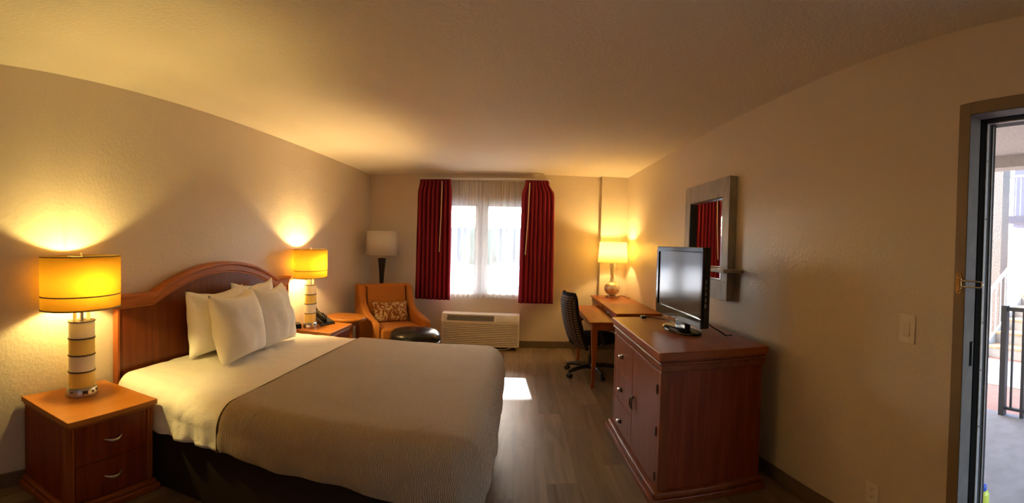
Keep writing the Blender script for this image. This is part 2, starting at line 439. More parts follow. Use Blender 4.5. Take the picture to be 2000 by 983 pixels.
tag(lamp2, 'yellow oval-shade lamp with banded glass column beside the black telephone', 'lamp', 'bedside lamps')
lamp2.location = (-2.03, 4.065, NSZ)

def make_nightstand():
    # local: back at x=0, front at x=0.46, along y -0.2825..0.2825
    n_ = thing('nightstand', '', 'nightstand')
    W = 0.2825
    obj('body', B().box(0, 0.428, -W + 0.022, W - 0.022, 0.07, 0.55), MT['cherry'], n_, bevel=0.002)
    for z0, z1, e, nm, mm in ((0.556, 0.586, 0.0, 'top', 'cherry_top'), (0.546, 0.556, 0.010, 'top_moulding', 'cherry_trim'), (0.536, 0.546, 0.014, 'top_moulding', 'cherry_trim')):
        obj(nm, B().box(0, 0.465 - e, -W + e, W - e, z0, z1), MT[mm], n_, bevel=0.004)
    for s in (-1, 1):
        pb = B()
        yc = s * (W - 0.034)
        for k in range(4):
            pb.box(0.395 + 0, 0.446 - (0.003 if k % 2 else 0), yc - 0.020 + k * 0.010, yc - 0.0105 + k * 0.010, 0.075, 0.536)
        obj('corner_post', pb, MT['cherry_trim_z'], n_, bevel=0.002)
        sb = B()
        for k in range(3): sb.box(0.398 + k * 0.0145, 0.4115 + k * 0.0145, min(s*(W-0.012), s*(W-0.024)), max(s*(W-0.012), s*(W-0.024)), 0.075, 0.536)
        obj('corner_post', sb, MT['cherry_trim_z'], n_, bevel=0.002)
    for z0, z1 in ((0.085, 0.305), (0.309, 0.532)):
        d = obj('drawer', B().box(0.40, 0.440, -W + 0.058, W - 0.058, z0, z1), MT['cherry'], n_, bevel=0.003)
        zc = (z0 + z1) / 2 + 0.01
        pts = [(0.440 + 0.022 * sin(pi * k / 10), -0.055 + 0.11 * k / 10, zc - 0.010 * sin(pi * k / 10)) for k in range(11)]
        obj('handle', B().tube(pts, [0.004 + 0.005 * sin(pi * k / 10) for k in range(11)], 8), MT['nickel'], d, smooth=50)
    obj('plinth', B().box(0, 0.458, -W - 0.002, W + 0.002, 0.045, 0.075), MT['cherry_trim'], n_, bevel=0.008, seg=3)
    obj('plinth', B().box(0, 0.472, -W - 0.016, W + 0.016, 0.0, 0.045), MT['cherry_trim'], n_, bevel=0.005)
    return n_
ns1 = make_nightstand(); ns1.location = (-2.176, 1.378, 0)
tag(ns1, 'two-drawer cherry nightstand nearest the camera, left of the bed', 'nightstand', 'nightstands')
ns2 = copy_tree(ns1); ns2.location = (-2.176, 4.135, 0)
tag(ns2, 'cherry nightstand on the far side of the bed holding the telephone', 'nightstand', 'nightstands')

# telephone and clock on the far nightstand
ph = thing('telephone', 'black desk telephone with coiled cord beside the far bedside lamp', 'telephone', (-1.985, 4.29, NSZ), radians(-25))
obj('body', B().prism([(-0.10, 0), (0.10, 0), (0.10, 0.02), (-0.02, 0.065), (-0.10, 0.10)], -0.075, 0.075, 'y'), MT['black_plastic'], ph, bevel=0.008, seg=3)
obj('keypad', B().prism([(0.0, 0.0595), (0.085, 0.0275), (0.086, 0.0305), (0.001, 0.0625)], -0.03, 0.055, 'y'), plain('charcoal_keypad', (0.05, 0.05, 0.05), 0.4), ph)
obj('handset', B().tube([(-0.115, -0.05, 0.145), (-0.09, -0.05, 0.150), (-0.04, -0.05, 0.125), (0.03, -0.05, 0.095), (0.075, -0.05, 0.062), (0.090, -0.05, 0.045)], [0.022, 0.026, 0.016, 0.016, 0.025, 0.02], 12), MT['black_gloss'], ph, smooth=60)
obj('cord', B().tube([(0.09 + 0.04 * k / 60 + 0.006 * cos(k * 1.3), -0.05 - 0.10 * k / 60 , 0.014 + 0.006 * sin(k * 1.3)) for k in range(61)], 0.004, 6), MT['black_plastic'], ph, smooth=60)
ck = thing('alarm_clock', 'low black alarm clock at the foot of the far bedside lamp', 'clock', (-2.105, 3.905, NSZ), radians(-35))
obj('case', B().prism([(-0.05, 0), (0.03, 0), (0.024, 0.045), (-0.03, 0.058), (-0.05, 0.045)], -0.05, 0.05, 'y'), MT['black_plastic'], ck, bevel=0.006, seg=3)
obj('display', B().prism([(0.0290, 0.006), (0.0305, 0.006), (0.0260, 0.040), (0.0240, 0.040)], -0.042, 0.042, 'y'), MT['black_gloss'], ck)

# ================================================================== HEADBOARD
hb = thing('headboard', 'dark cherry headboard with arched moulded top fixed behind the bed', 'headboard', (XL, 0, 0))
HY0, HY1 = 1.733, 3.813
def hb_top(y):
    a, b, c, h = 2.03, 3.565, 2.7975, 0.172
    if y <= a or y >= b: return 1.112
    r = ((b - a) ** 2 / 4 + h * h) / (2 * h)
    return 1.112 + h - r + sqrt(max(0, r * r - (y - c) ** 2))
ys = [HY0, 1.85, 1.95] + [2.03 + (3.565 - 2.03) * k / 40 for k in range(41)] + [3.65, 3.73, HY1]
top = [(y, hb_top(y)) for y in ys]
MT['cherry_slant'] = wood('cherry_veneer', (0.115, 0.021, 0.003), (0.19, 0.042, 0.007), 'z', rough=0.34)
MT['hb_trim'] = wood('cherry_headboard_moulding', (0.36, 0.095, 0.017), (0.48, 0.15, 0.028), 'y')
obj('panel', B().prism([(min(max(y, HY0 + 0.004), HY1 - 0.004), z - 0.03) for y, z in top] + [(HY1 - 0.004, 0.302), (HY0 + 0.004, 0.302)], 0.012, 0.048, 'x'), MT['cherry_slant'], hb)
def sweep(outline_off, x0, x1):
    """closed moulding strip following the top line, outline_off = (lower, upper) offsets along the local normal"""
    rings = []
    for i, (y, z) in enumerate(top):
        y0, z0 = top[max(i - 1, 0)]; y1, z1 = top[min(i + 1, len(top) - 1)]
        d = Vector((y1 - y0, z1 - z0)).normalized(); n_ = Vector((-d.y, d.x))
        lo = Vector((y, z)) + n_ * outline_off[0]; hi = Vector((y, z)) + n_ * outline_off[1]
        if i in (0, len(top) - 1): lo.x = hi.x = y
        rings.append([(x0, lo.x, lo.y), (x1, lo.x, lo.y), (x1, hi.x, hi.y), (x0, hi.x, hi.y)])
    return B().loft(rings)
obj('top_moulding', sweep((-0.070, 0.0), 0.01, 0.062), MT['hb_trim'], hb, bevel=0.006, seg=3)
obj('top_moulding', sweep((-0.026, 0.004), 0.004, 0.082), MT['hb_trim'], hb, bevel=0.010, seg=3)
obj('top_moulding', sweep((-0.084, -0.070), 0.01, 0.054), MT['hb_trim'], hb, bevel=0.004)
for y in (HY0, HY1 - 0.022):
    obj('side_strip', B().box(0.008, 0.056, y, y + 0.022, 0.30, 1.06), MT['cherry_trim_z'], hb, bevel=0.004)

# ================================================================== BED
BX0, BX1, BY0, BY1 = -2.125, -0.125, 1.66, 3.615
bed = thing('bed', 'king bed with dark brown box skirt under white and taupe bedding', 'bed', ((BX0 + BX1) / 2, (BY0 + BY1) / 2, 0))
def bl(o): o.location = (-(BX0 + BX1) / 2, -(BY0 + BY1) / 2, 0); return o
skb = B()
pts = [(BX0 + 0.02, BY0 + 0.035), (BX1 - 0.06, BY0 + 0.035), (BX1 - 0.035, BY0 + 0.06), (BX1 - 0.035, BY1 - 0.06), (BX1 - 0.06, BY1 - 0.035), (BX0 + 0.02, BY1 - 0.035)]
bl(obj('bed_skirt', skb.prism(pts, 0.012, 0.385, 'z'), MT['skirt'], bed, bevel=0.01))
bl(obj('mattress', B().box(BX0 + 0.02, BX1 - 0.04, BY0 + 0.04, BY1 - 0.04, 0.387, 0.600), MT['white_cloth'], bed, bevel=0.07, seg=5))
for sx in (BX0 + 0.2, BX1 - 0.2):
    for sy in (BY0 + 0.2, BY1 - 0.2):
        bl(obj('bed_foot', B().lathe([(0.03, 0), (0.03, 0.012)], 12, (sx, sy)), MT['black_plastic'], bed))
ZT, RR = 0.632, 0.11
def across(v, zt, r, y0, y1, hang):
    """point on the cross-bed profile: v 0..1 from far hem over the top to near hem -> (y, z, out)"""
    flat = (y1 - y0) - 2 * r
    L = 2 * hang + pi * r + flat
    s = v * L
    if s < hang: return y1, zt - r - (hang - s), 1 - s / hang
    s -= hang
    if s < pi * r / 2: a = s / r; return y1 - r + r * cos(a), zt - r + r * sin(a), 0
    s -= pi * r / 2
    if s < flat: return y1 - r - s, zt + 0.014 * sin(pi * s / flat), 0
    s -= flat
    if s < pi * r / 2: a = s / r; return y0 + r - r * sin(a), zt - r + r * cos(a), 0
    s -= pi * r / 2
    return y0, zt - r - s, s / hang
def fbm(p, s): return mnoise.noise(Vector(p) * s)
def sheet_fn(u, v):
    x = BX0 + 0.015 + u * (-1.272 - BX0 - 0.015)
    y0 = 1.712 - 0.062 * u; y1 = 3.60
    hang = 0.135 + 0.015 * sin(u * 5)
    y, z, out = across(v, ZT, RR, y0, y1, hang)
    z += 0.006 * fbm((x, y, 1.7), 5.0) + 0.004 * fbm((x, y, 5), 14)
    sgn = -1 if v > 0.5 else 1
    k = max(out, 0.25 if (v < 0.2 or v > 0.8) else 0)
    y += sgn * k * (0.010 * sin(x * 38 + z * 9) + 0.026 * fbm((x * 2.4, 0.3, z), 6) + 0.010 * fbm((x, 1.3, z * 0.6), 24) + 0.015)
    if u < 0.08: z -= 0.012 * (1 - u / 0.08) ** 2
    return (x, y, z)
tag(obj('top_sheet', B().grid(sheet_fn, 70, 150), MT['white_cloth'], smooth=180, thick=0.010), 'white bed sheet turned down at the head of the bed', 'sheet')
# taupe blanket: top, two sides, foot, rounded corners
m, t, p = nt('taupe_ribbed_blanket')
v = coords(t, (1, 1, 1))
nz = N(t, 'ShaderNodeTexNoise'); nz.inputs['Scale'].default_value = 7; nz.inputs['Detail'].default_value = 2
t.links.new(v, nz.inputs['Vector'])
wv = N(t, 'ShaderNodeTexWave', wave_type='BANDS', bands_direction='X'); wv.inputs['Scale'].default_value = 38; wv.inputs['Distortion'].default_value = 9.0; wv.inputs['Detail'].default_value = 2.5; wv.inputs['Detail Scale'].default_value = 0.8
t.links.new(v, wv.inputs['Vector'])
t.links.new(ramp(t, wv.outputs['Fac'], [(0.15, (0.36, 0.28, 0.19)), (0.85, (0.47, 0.375, 0.265))]), p.inputs['Base Color'])
p.inputs['Roughness'].default_value = 0.9; p.inputs['Specular IOR Level'].default_value = 0.15; p.inputs['Sheen Weight'].default_value = 0.15
bump(t, wv.outputs['Fac'], 0.55, 0.004, p)
MT['blanket'] = m
def make_blanket():
    x0, x1, y0, y1, r, zt = -1.285, -0.118, 1.640, 3.615, 0.13, 0.650
    rc = 0.14                       # corner radius in plan of the outer edge
    cx1, cy0, cy1 = x1 - rc, y0 + rc, y1 - rc
    per = []                        # (outer point, normal)
    for k in range(36): per.append((x0 + (cx1 - x0) * k / 36, y1, 0, 1))
    for k in range(14): a = pi/2 * (1 - k / 14); per.append((cx1 + rc * cos(a), cy1 + rc * sin(a), cos(a), sin(a)))
    for k in range(60): per.append((x1, cy1 + (cy0 - cy1) * k / 60, 1, 0))
    for k in range(14): a = -pi/2 * k / 14; per.append((cx1 + rc * cos(a), cy0 + rc * sin(a), cos(a), sin(a)))
    for k in range(37): per.append((cx1 + (x0 - cx1) * k / 36, y0, 0, -1))
    yc = (y0 + y1) / 2
    rows_ = []
    for i, (px, py, nx, ny) in enumerate(per):
        ring = []
        spx = min(px, x1 - 0.9); bx, by = px - nx * r, py - ny * r
        for k in range(16):
            f = k / 16.0
            X = spx + (bx - spx) * f; Y = yc + (by - yc) * f
            Z = zt + 0.012 * (1 - f * f) + 0.005 * fbm((X, Y, 2.2), 4.5) + 0.002 * fbm((X, Y, 7), 15)
            ring.append((X, Y, Z))
        for k in range(9):
            a = pi / 2 * k / 8
            X = bx + nx * r * sin(a); Y = by + ny * r * sin(a); Z = zt - r + r * cos(a)
            w = 0.004 * fbm((X, Y, Z), 9)
            ring.append((X + nx * w, Y + ny * w, Z + 0.005 * fbm((X, Y, 2.2), 4.5) * cos(a)))
        s_ = (i / len(per))
        hang = 0.118 + (0.06 if nx > 0.3 else 0.06 * max(0, (px + 0.9) / 0.8)) + 0.012 * sin(i * 0.35) 
        for k in range(1, 13):
            f = k / 12
            w = f * (0.016 * fbm((px * 1.2, py * 1.2, 0.2), 5) + 0.008 * sin(i * 0.9)) + 0.010 * sin(pi * f) 
            ring.append((px + nx * w, py + ny * w, zt - r - hang * f))
        rows_.append(ring)
    b = B(); b.loft(rows_, closed=False, caps=False)
    return b
bk = obj('blanket', make_blanket(), MT['blanket'], smooth=180, thick=0.012)
tag(bk, 'taupe ribbed blanket spread over the foot end of the bed', 'blanket')
obj('hem', B().tube([(-1.290, y, z) for y, z in [(across(k / 80, 0.650, 0.13, 1.636, 3.618, 0.118)[:2]) for k in range(81)]], 0.006, 8), fabric('blanket_binding', (0.085, 0.060, 0.040), 300), bk, smooth=60)

def make_pillow(w, h, th, seed):
    rings = []
    nu, nv = 26, 20
    def half(s):
        def fn(u, v):
            a, c = 2*u - 1, 2*v - 1
            X = w / 2 * a * (1 - 0.13 * (1 - abs(c) ** 1.6) * abs(a) ** 2)
            Z = h / 2 * c * (1 - (0.20 if c > 0 else 0.05) * (1 - abs(a) ** 1.6) * abs(c) ** 2)
            T = th / 2 * max(0, (1 - abs(a) ** 2.2)) ** 0.5 * max(0, (1 - abs(c) ** 2.2)) ** 0.45
            T *= 1 + 0.24 * mnoise.noise(Vector((a * 1.7 + seed, c * 1.7, s)))
            T += 0.010 * mnoise.noise(Vector((a * 4 + seed, c * 4, s))) * (1 - a*a) * (1 - c*c)
            X += 0.010 * mnoise.noise(Vector((seed, c * 2.2, 0))) * abs(a); Z += 0.012 * mnoise.noise(Vector((a * 2.2, seed, 5))) * max(0, c)
            return (s * T, X, Z + h / 2)
        return fn
    b = B(); b.grid(half(1), nu, nv); b.grid(half(-1), nu, nv)
    bmesh.ops.remove_doubles(b.bm, verts=b.bm.verts, dist=1e-5)
    return b
def pillow(loc, rz, tilt, w, h, th, seed, label):
    o = obj('pillow', make_pillow(w, h, th, seed), MT['pillow_cloth'], smooth=180)
    o.location = loc
    o.rotation_euler = (0, radians(tilt), radians(rz))
    tag(o, label, 'pillow', 'bed pillows')
    return o
pillow((-1.975, 2.53, 0.658), 0, -5, 0.66, 0.46, 0.22, 1.0, 'white pillow leaning on the headboard, leftmost of the four')
pillow((-1.985, 3.03, 0.658), 0, -6, 0.60, 0.48, 0.17, 4.0, 'white pillow against the headboard, mostly hidden, only its top corner showing')
pillow((-1.725, 2.50, 0.658), 7, -15, 0.60, 0.465, 0.25, 7.0, 'white pillow in front on the left, nearest and most fully visible')
pillow((-1.750, 3.01, 0.658), 3, -17, 0.52, 0.47, 0.23, 9.0, 'white pillow in front on the right, closest to the telephone')

# ================================================================== ARMCHAIR, OTTOMAN, SIDE TABLE, FLOOR LAMP
MT['orange_cloth'] = fabric('burnt_orange_upholstery', (0.45, 0.165, 0.032), 260)
MT['orange_seam'] = fabric('dark_piping', (0.10, 0.028, 0.012), 300)
MT['dark_leg'] = wood('espresso_wood', (0.012, 0.008, 0.006), (0.028, 0.016, 0.010), 'z')
ac = thing('armchair', 'burnt orange upholstered armchair with sloping arms in the far corner', 'armchair', (-1.57, 5.365, 0), radians(38))
# local: +x right, -y front; back at y=+0.36, front at y=-0.36
def side_profile(sx):
    # side view (y, z): sloping arm sweeping up into the wing of the back
    pts = [(-0.38, 0.10), (-0.385, 0.49), (-0.36, 0.525), (-0.20, 0.555), (-0.02, 0.60), (0.09, 0.67), (0.155, 0.78), (0.20, 0.905), (0.36, 0.915), (0.33, 0.40), (0.30, 0.10)]
    return pts
for s in (-1, 1):
    x0, x1 = sorted((s * 0.275, s * 0.365))
    obj('arm', B().prism(side_profile(s), x0, x1, 'x'), MT['orange_cloth'], ac, bevel=0.022, seg=3, smooth=50)
obj('seat_base', B().box(-0.275, 0.275, -0.36, 0.28, 0.10, 0.31), MT['orange_cloth'], ac, bevel=0.012)
obj('seat_cushion', B().box(-0.272, 0.272, -0.395, 0.16, 0.312, 0.455), MT['orange_cloth'], ac, bevel=0.035, seg=4, smooth=50)
obj('backrest', B().prism([(0.115, 0.33), (0.185, 0.905), (0.345, 0.915), (0.31, 0.32)], -0.275, 0.275, 'x'), MT['orange_cloth'], ac, bevel=0.02, seg=3)
for s in (-1, 1):
    obj('piping', B().tube([(s * 0.262, 0.118, 0.46), (s * 0.262, 0.150, 0.68), (s * 0.262, 0.180, 0.895)], 0.007, 8), MT['orange_seam'], ac, smooth=60)
for sx in (-0.31, 0.31):
    for sy in (-0.32, 0.26):
        obj('leg', B().lathe([(0.016, 0), (0.026, 0.10)], 12, (sx, sy)), MT['dark_leg'], ac, smooth=50)
# patterned lumbar pillow
m, t, p = nt('scroll_pattern_fabric')
v = coords(t)
nz = N(t, 'ShaderNodeTexNoise'); nz.inputs['Scale'].default_value = 15; nz.inputs['Detail'].default_value = 1.0; nz.inputs['Distortion'].default_value = 2.4
t.links.new(v, nz.inputs['Vector'])
t.links.new(ramp(t, nz.outputs[0], [(0.47, (0.25, 0.085, 0.018)), (0.53, (0.62, 0.43, 0.19))]), p.inputs['Base Color'])
p.inputs['Roughness'].default_value = 0.85
MT['scroll'] = m
lp = obj('lumbar_pillow', make_pillow(0.50, 0.27, 0.13, 3.0), MT['scroll'], smooth=180)
a38 = radians(38)
lp.location = (-1.57 + 0.02 * cos(a38) - 0.035 * sin(a38) , 5.365 + 0.02 * sin(a38) + 0.035 * cos(a38), 0.452)
lp.rotation_euler = (0, radians(-14), a38 - pi/2)
tag(lp, 'small cream and orange scroll patterned cushion on the armchair', 'cushion')

MT['black_leather'] = plain('black_leather', (0.014, 0.012, 0.012), 0.26, bscale=120, bstr=0.12, bdist=0.002)
ot = thing('ottoman', 'round black leather ottoman in front of the orange armchair', 'ottoman', (-1.125, 4.79, 0))
obj('drum', B().lathe([(0.245, 0.03), (0.25, 0.05), (0.25, 0.345), (0.243, 0.36)], 40), MT['black_leather'], ot, smooth=40)
obj('cushion', B().lathe([(0.240, 0.36), (0.268, 0.375), (0.278, 0.415), (0.270, 0.46), (0.235, 0.49), (0.15, 0.507), (0.05, 0.513), (0.002, 0.513)], 44), MT['black_leather'], ot, smooth=60)
obj('piping', B().tube([(0.270 * cos(2*pi*k/48), 0.270 * sin(2*pi*k/48), 0.373) for k in range(49)], 0.006, 8), MT['black_leather'], ot, smooth=60)
for k in range(4):
    a = pi/4 + k * pi/2
    obj('foot', B().lathe([(0.018, 0), (0.024, 0.03)], 12, (0.19 * cos(a), 0.19 * sin(a))), MT['dark_leg'], ot, smooth=50)

st = thing('side_table', 'small round cherry side table between far nightstand and armchair', 'table', (-1.925, 4.755, 0))
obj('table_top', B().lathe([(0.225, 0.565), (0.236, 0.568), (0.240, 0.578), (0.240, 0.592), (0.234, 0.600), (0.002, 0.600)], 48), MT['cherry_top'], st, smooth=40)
obj('apron', B().lathe([(0.165, 0.515), (0.170, 0.565)], 40), MT['cherry_trim'], st, smooth=40)
for k in range(4):
    a = pi/4 + k * pi/2
    obj('leg', B().box(-0.018, 0.018, -0.018, 0.018, 0, 0.53), MT['cherry_trim_z'], st, loc=(0.15 * cos(a), 0.15 * sin(a), 0), rot=(0, 0, a), bevel=0.004)
obj('lower_shelf', B().lathe([(0.145, 0.16), (0.150, 0.165), (0.150, 0.178), (0.002, 0.180)], 36), MT['cherry_top'], st, smooth=40)

MT['shade_white'] = sheer('white_linen_shade', (0.90, 0.87, 0.84), 0.0, 0.45)
MT['shade_cream'] = sheer('cream_linen_shade', (0.95, 0.85, 0.50), 0.0, 0.72)
fl = thing('floor_lamp', 'unlit floor lamp with white drum shade and flared black stem behind armchair', 'lamp', (-1.885, 5.95, 0))
obj('base', B().lathe([(0.135, 0), (0.140, 0.006), (0.138, 0.022), (0.03, 0.03)], 32), MT['dark_leg'], fl, smooth=40)
obj('stem', B().lathe([(0.020, 0.028), (0.018, 0.30), (0.020, 0.60), (0.026, 0.85), (0.038, 1.05), (0.055, 1.22), (0.056, 1.228), (0.010, 1.232)], 24), MT['dark_leg'], fl, smooth=50)
obj('neck', B().lathe([(0.008, 1.232), (0.008, 1.36)], 10), MT['nickel'], fl, smooth=50)
obj('bulb', B().lathe([(0.012, 1.36), (0.03, 1.42), (0.028, 1.44), (0.002, 1.46)], 14), plain('frosted_bulb', (0.8, 0.8, 0.78), 0.3), fl, smooth=60)
obj('shade', B().lathe([(0.228, 1.272), (0.212, 1.598)], 48, caps=False), MT['shade_white'], fl, smooth=40, thick=0.003)
obj('shade_spider', B().tube([(-0.212, 0, 1.585), (0.212, 0, 1.585)], 0.0025, 6).tube([(0, -0.212, 1.585), (0, 0.212, 1.585)], 0.0025, 6).tube([(0, 0, 1.36), (0, 0, 1.61)], 0.004, 6), MT['nickel'], fl)

# ================================================================== CURTAINS
MT['red_cloth'] = sheer('oxblood_curtain', (0.34, 0.036, 0.058), 0.0, 0.16)
MT['sheer'] = sheer('white_sheer_voile', (0.88, 0.90, 0.94), 0.42, 0.45)
t = MT['sheer'].node_tree
mixn = [n_ for n_ in t.nodes if n_.type == 'MIX_SHADER' and n_.inputs[1].links[0].from_node.type == 'MIX_SHADER'][0]
nz = N(t, 'ShaderNodeTexNoise'); nz.inputs['Scale'].default_value = 1.0; nz.inputs['Detail'].default_value = 3; nz.inputs['Distortion'].default_value = 0.3
t.links.new(coords(t, (26, 1, 0.5)), nz.inputs['Vector'])
mr = N(t, 'ShaderNodeMapRange'); mr.inputs['From Min'].default_value = 0.32; mr.inputs['From Max'].default_value = 0.66; mr.inputs['To Min'].default_value = 0.52; mr.inputs['To Max'].default_value = 0.74
t.links.new(nz.outputs[0], mr.inputs[0]); t.links.new(mr.outputs[0], mixn.inputs[0])
YC = 6.17
tr = thing('curtain_track', 'white ceiling-high curtain track above the window', 'curtain rail', (0, YB, 2.335))
obj('rail', B().box(-1.44, 0.37, -0.165, -0.10, 0.0, 0.022), MT['white_frame'], tr, bevel=0.004)
for x in (-1.42, -0.55, 0.33):
    obj('bracket', B().box(x, x + 0.025, -0.10, 0.0, 0.004, 0.018), MT['white_frame'], tr)
def curtain(xa0, xa1, xb0, xb1, z0, z1, pleats, amp, ph=0.0, pinch=0.09):
    """xa: span at the top, xb: span at the bottom"""
    def fn(u, v):
        f = v
        z = z1 + (z0 - z1) * v
        w = min(1, max(0, (f - 0.02) / 0.10)); w = w * w * (3 - 2 * w)
        x0 = xa0 + (xb0 - xa0) * (0.75 * w + 0.25 * f); x1 = xa1 + (xb1 - xa1) * (0.75 * w + 0.25 * f)
        a = amp * (0.40 + 0.60 * w) * (1 + 0.25 * mnoise.noise(Vector((u * 6 + ph, v * 1.5, 0))))
        uu = u + 0.012 * mnoise.noise(Vector((u * 9 + ph, v * 2.2, 3)))
        y = a * sin(2 * pi * pleats * uu + ph) + 0.3 * a * sin(4 * pi * pleats * uu + 1 + ph)
        x = x0 + (x1 - x0) * u + 0.3 * a * cos(2 * pi * pleats * uu + ph) * (1 if 0.03 < u < 0.97 else 0)
        return (x, y, z)
    return B().grid(fn, pleats * 14, 30)
cl = thing('curtain', 'gathered dark red curtain on the left side of the window', 'curtain', (0, YC - 0.03, 0), group='red window curtains')
obj('panel', curtain(-1.415, -0.985, -1.455, -0.965, 0.672, 2.333, 8, 0.046), MT['red_cloth'], cl, smooth=180, thick=0.003)
obj('wand', B().tube([(-1.095, -0.055, 2.30), (-1.10, -0.062, 1.8), (-1.115, -0.066, 1.33)], 0.006, 8), MT['offwhite'], cl, smooth=60)
cr = thing('curtain', 'gathered dark red curtain on the right side of the window, toward the desk', 'curtain', (0, YC - 0.03, 0), group='red window curtains')
obj('panel', curtain(0.030, 0.345, -0.03, 0.445, 0.662, 2.333, 8, 0.046, 1.3), MT['red_cloth'], cr, smooth=180, thick=0.003)
obj('wand', B().tube([(0.085, -0.055, 2.29), (0.075, -0.062, 1.8), (0.050, -0.066, 1.32)], 0.006, 8), MT['offwhite'], cr, smooth=60)
for xa, xb, ph, lab in ((-1.36, -0.60, 0.4, 'sheer white voile panel covering the left half of the window'), (-0.64, 0.36, 2.0, 'sheer white voile panel covering the right half of the window')):
    tag(obj('sheer_curtain', curtain(xa, xb, xa, xb, 0.705, 2.330, 11, 0.016, ph), MT['sheer'], smooth=180, loc=(0, YC + (0.055 if ph < 1 else 0.10), 0)), lab, 'curtain', 'sheer curtains')

# ================================================================== WALL AIR CONDITIONER
MT['ac_shell'] = plain('cream_ac_plastic', (0.84, 0.79, 0.69), 0.42, namt=0.03)
MT['ac_dark'] = plain('ac_recess', (0.06, 0.055, 0.05), 0.6)
MT['ac_vent'] = plain('grey_vent', (0.20, 0.195, 0.185), 0.45)
ptac = thing('air_conditioner', 'cream wall air conditioner with slatted grille below the window', 'air conditioner', (-0.535, YB, 0))
HW = 0.532
# shell profile in (y, z): sloped control face on top
shell_prof = [(-0.013, 0.045), (-0.215, 0.045), (-0.225, 0.06), (-0.225, 0.385), (-0.175, 0.487), (-0.155, 0.497), (-0.013, 0.497)]
for s in (-1, 1):
    x0, x1 = sorted((s * (HW - 0.028), s * HW))
    obj('end_panel', B().prism(shell_prof, x0, x1, 'x'), MT['ac_shell'], ptac, bevel=0.005)
obj('hood', B().prism([(-0.013, 0.37), (-0.225, 0.37), (-0.225, 0.385), (-0.175, 0.487), (-0.155, 0.497), (-0.013, 0.497)], -HW + 0.028, HW - 0.028, 'x'), MT['ac_shell'], ptac, bevel=0.004)
obj('back_box', B().box(-HW + 0.028, HW - 0.028, -0.19, -0.013, 0.05, 0.37), MT['ac_dark'], ptac)
nsl = 13
for k in range(nsl):
    z = 0.066 + k * (0.30 / (nsl - 1))
    obj('slat', B().prism([(-0.195, z - 0.006), (-0.215, z - 0.010), (-0.224, z - 0.006), (-0.218, z + 0.009), (-0.195, z + 0.010)], -HW + 0.028, HW - 0.028, 'x'), MT['ac_shell'], ptac)
obj('bottom_bar', B().box(-HW + 0.028, HW - 0.028, -0.222, -0.19, 0.045, 0.058), MT['ac_shell'], ptac, bevel=0.003)
sl = atan2(0.102, 0.05)
vt = obj('discharge_vent', B().box(-0.455, 0.185, -0.004, 0.004, -0.040, 0.040), MT['ac_vent'], ptac, loc=(0, -0.202, 0.436), rot=(-(pi/2 - sl), 0, 0), bevel=0.004)
for k in range(16):
    obj('vane', B().box(-0.0015, 0.0015, -0.007, -0.003, -0.036, 0.036), MT['ac_dark'], vt, loc=(-0.43 + k * 0.04, 0, 0), rot=(0, radians(55), 0))
obj('control_door', B().box(0.225, 0.475, -0.006, 0.006, -0.042, 0.042), plain('white_control_door', (0.76, 0.72, 0.64), 0.35, namt=0.02), ptac, loc=(0, -0.204, 0.434), rot=(-(pi/2 - sl), 0, 0), bevel=0.004)
obj('subbase', B().box(-HW + 0.05, HW - 0.05, -0.19, -0.014, 0.0, 0.045), MT['black_plastic'], ptac)
obj('drain_rail', B().tube([(-0.30, -0.20, 0.012), (0.33, -0.215, 0.012), (0.42, -0.205, 0.032)], 0.006, 8), MT['offwhite'], ptac, smooth=60)

# ================================================================== DESK, DESK LAMP, CHAIR
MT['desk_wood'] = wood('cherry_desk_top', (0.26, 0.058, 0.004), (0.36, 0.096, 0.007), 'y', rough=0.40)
dk = thing('writing_desk', 'two-level cherry writing desk with drawer along the right wall', 'desk', (0, 0, 0))
DX0, DX1, LY0, LY1, UY0, UY1 = 0.69, 1.44, 4.40, 5.68, 4.44, 6.165
LZ, UZ = 0.705, 0.785
obj('lower_top', B().box(DX0, 1.02, LY0, LY1, LZ - 0.022, LZ), MT['desk_wood'], dk, bevel=0.005)
obj('apron', B().box(DX0 + 0.03, DX0 + 0.05, LY0 + 0.05, LY1 - 0.05, LZ - 0.085, LZ - 0.022).box(DX0 + 0.05, 1.02, LY0 + 0.03, LY0 + 0.05, LZ - 0.085, LZ - 0.022).box(DX0 + 0.05, 1.02, LY1 - 0.05, LY1 - 0.03, LZ - 0.085, LZ - 0.022), MT['cherry_trim'], dk, bevel=0.002)
def leg(cx, cy, zt, sx=1):
    rings = []
    for z, h, dx in ((zt, 0.030, 0), (zt - 0.10, 0.030, 0), (zt - 0.28, 0.026, 0.003), (0.30, 0.021, 0.004), (0.10, 0.016, -0.002), (0.035, 0.015, -0.006), (0.028, 0.019, -0.007), (0.0, 0.017, -0.008)):
        c0 = cx + sx * (dx)
        rings.append([(c0 - h, cy - h, z), (c0 + h, cy - h, z), (c0 + h, cy + h, z), (c0 - h, cy + h, z)])
    return B().loft(rings)
for cy in (LY0 + 0.055, LY1 - 0.055):
    obj('leg', leg(DX0 + 0.052, cy, LZ - 0.022), MT['cherry_trim_z'], dk, bevel=0.004)
obj('upper_top', B().box(0.960, DX1, UY0, UY1, UZ - 0.020, UZ), MT['desk_wood'], dk, bevel=0.005)
obj('drawer_case', B().box(0.985, DX1 - 0.005, UY0 + 0.02, UY1 - 0.02, LZ - 0.10, UZ - 0.020), MT['cherry_trim'], dk, bevel=0.003)
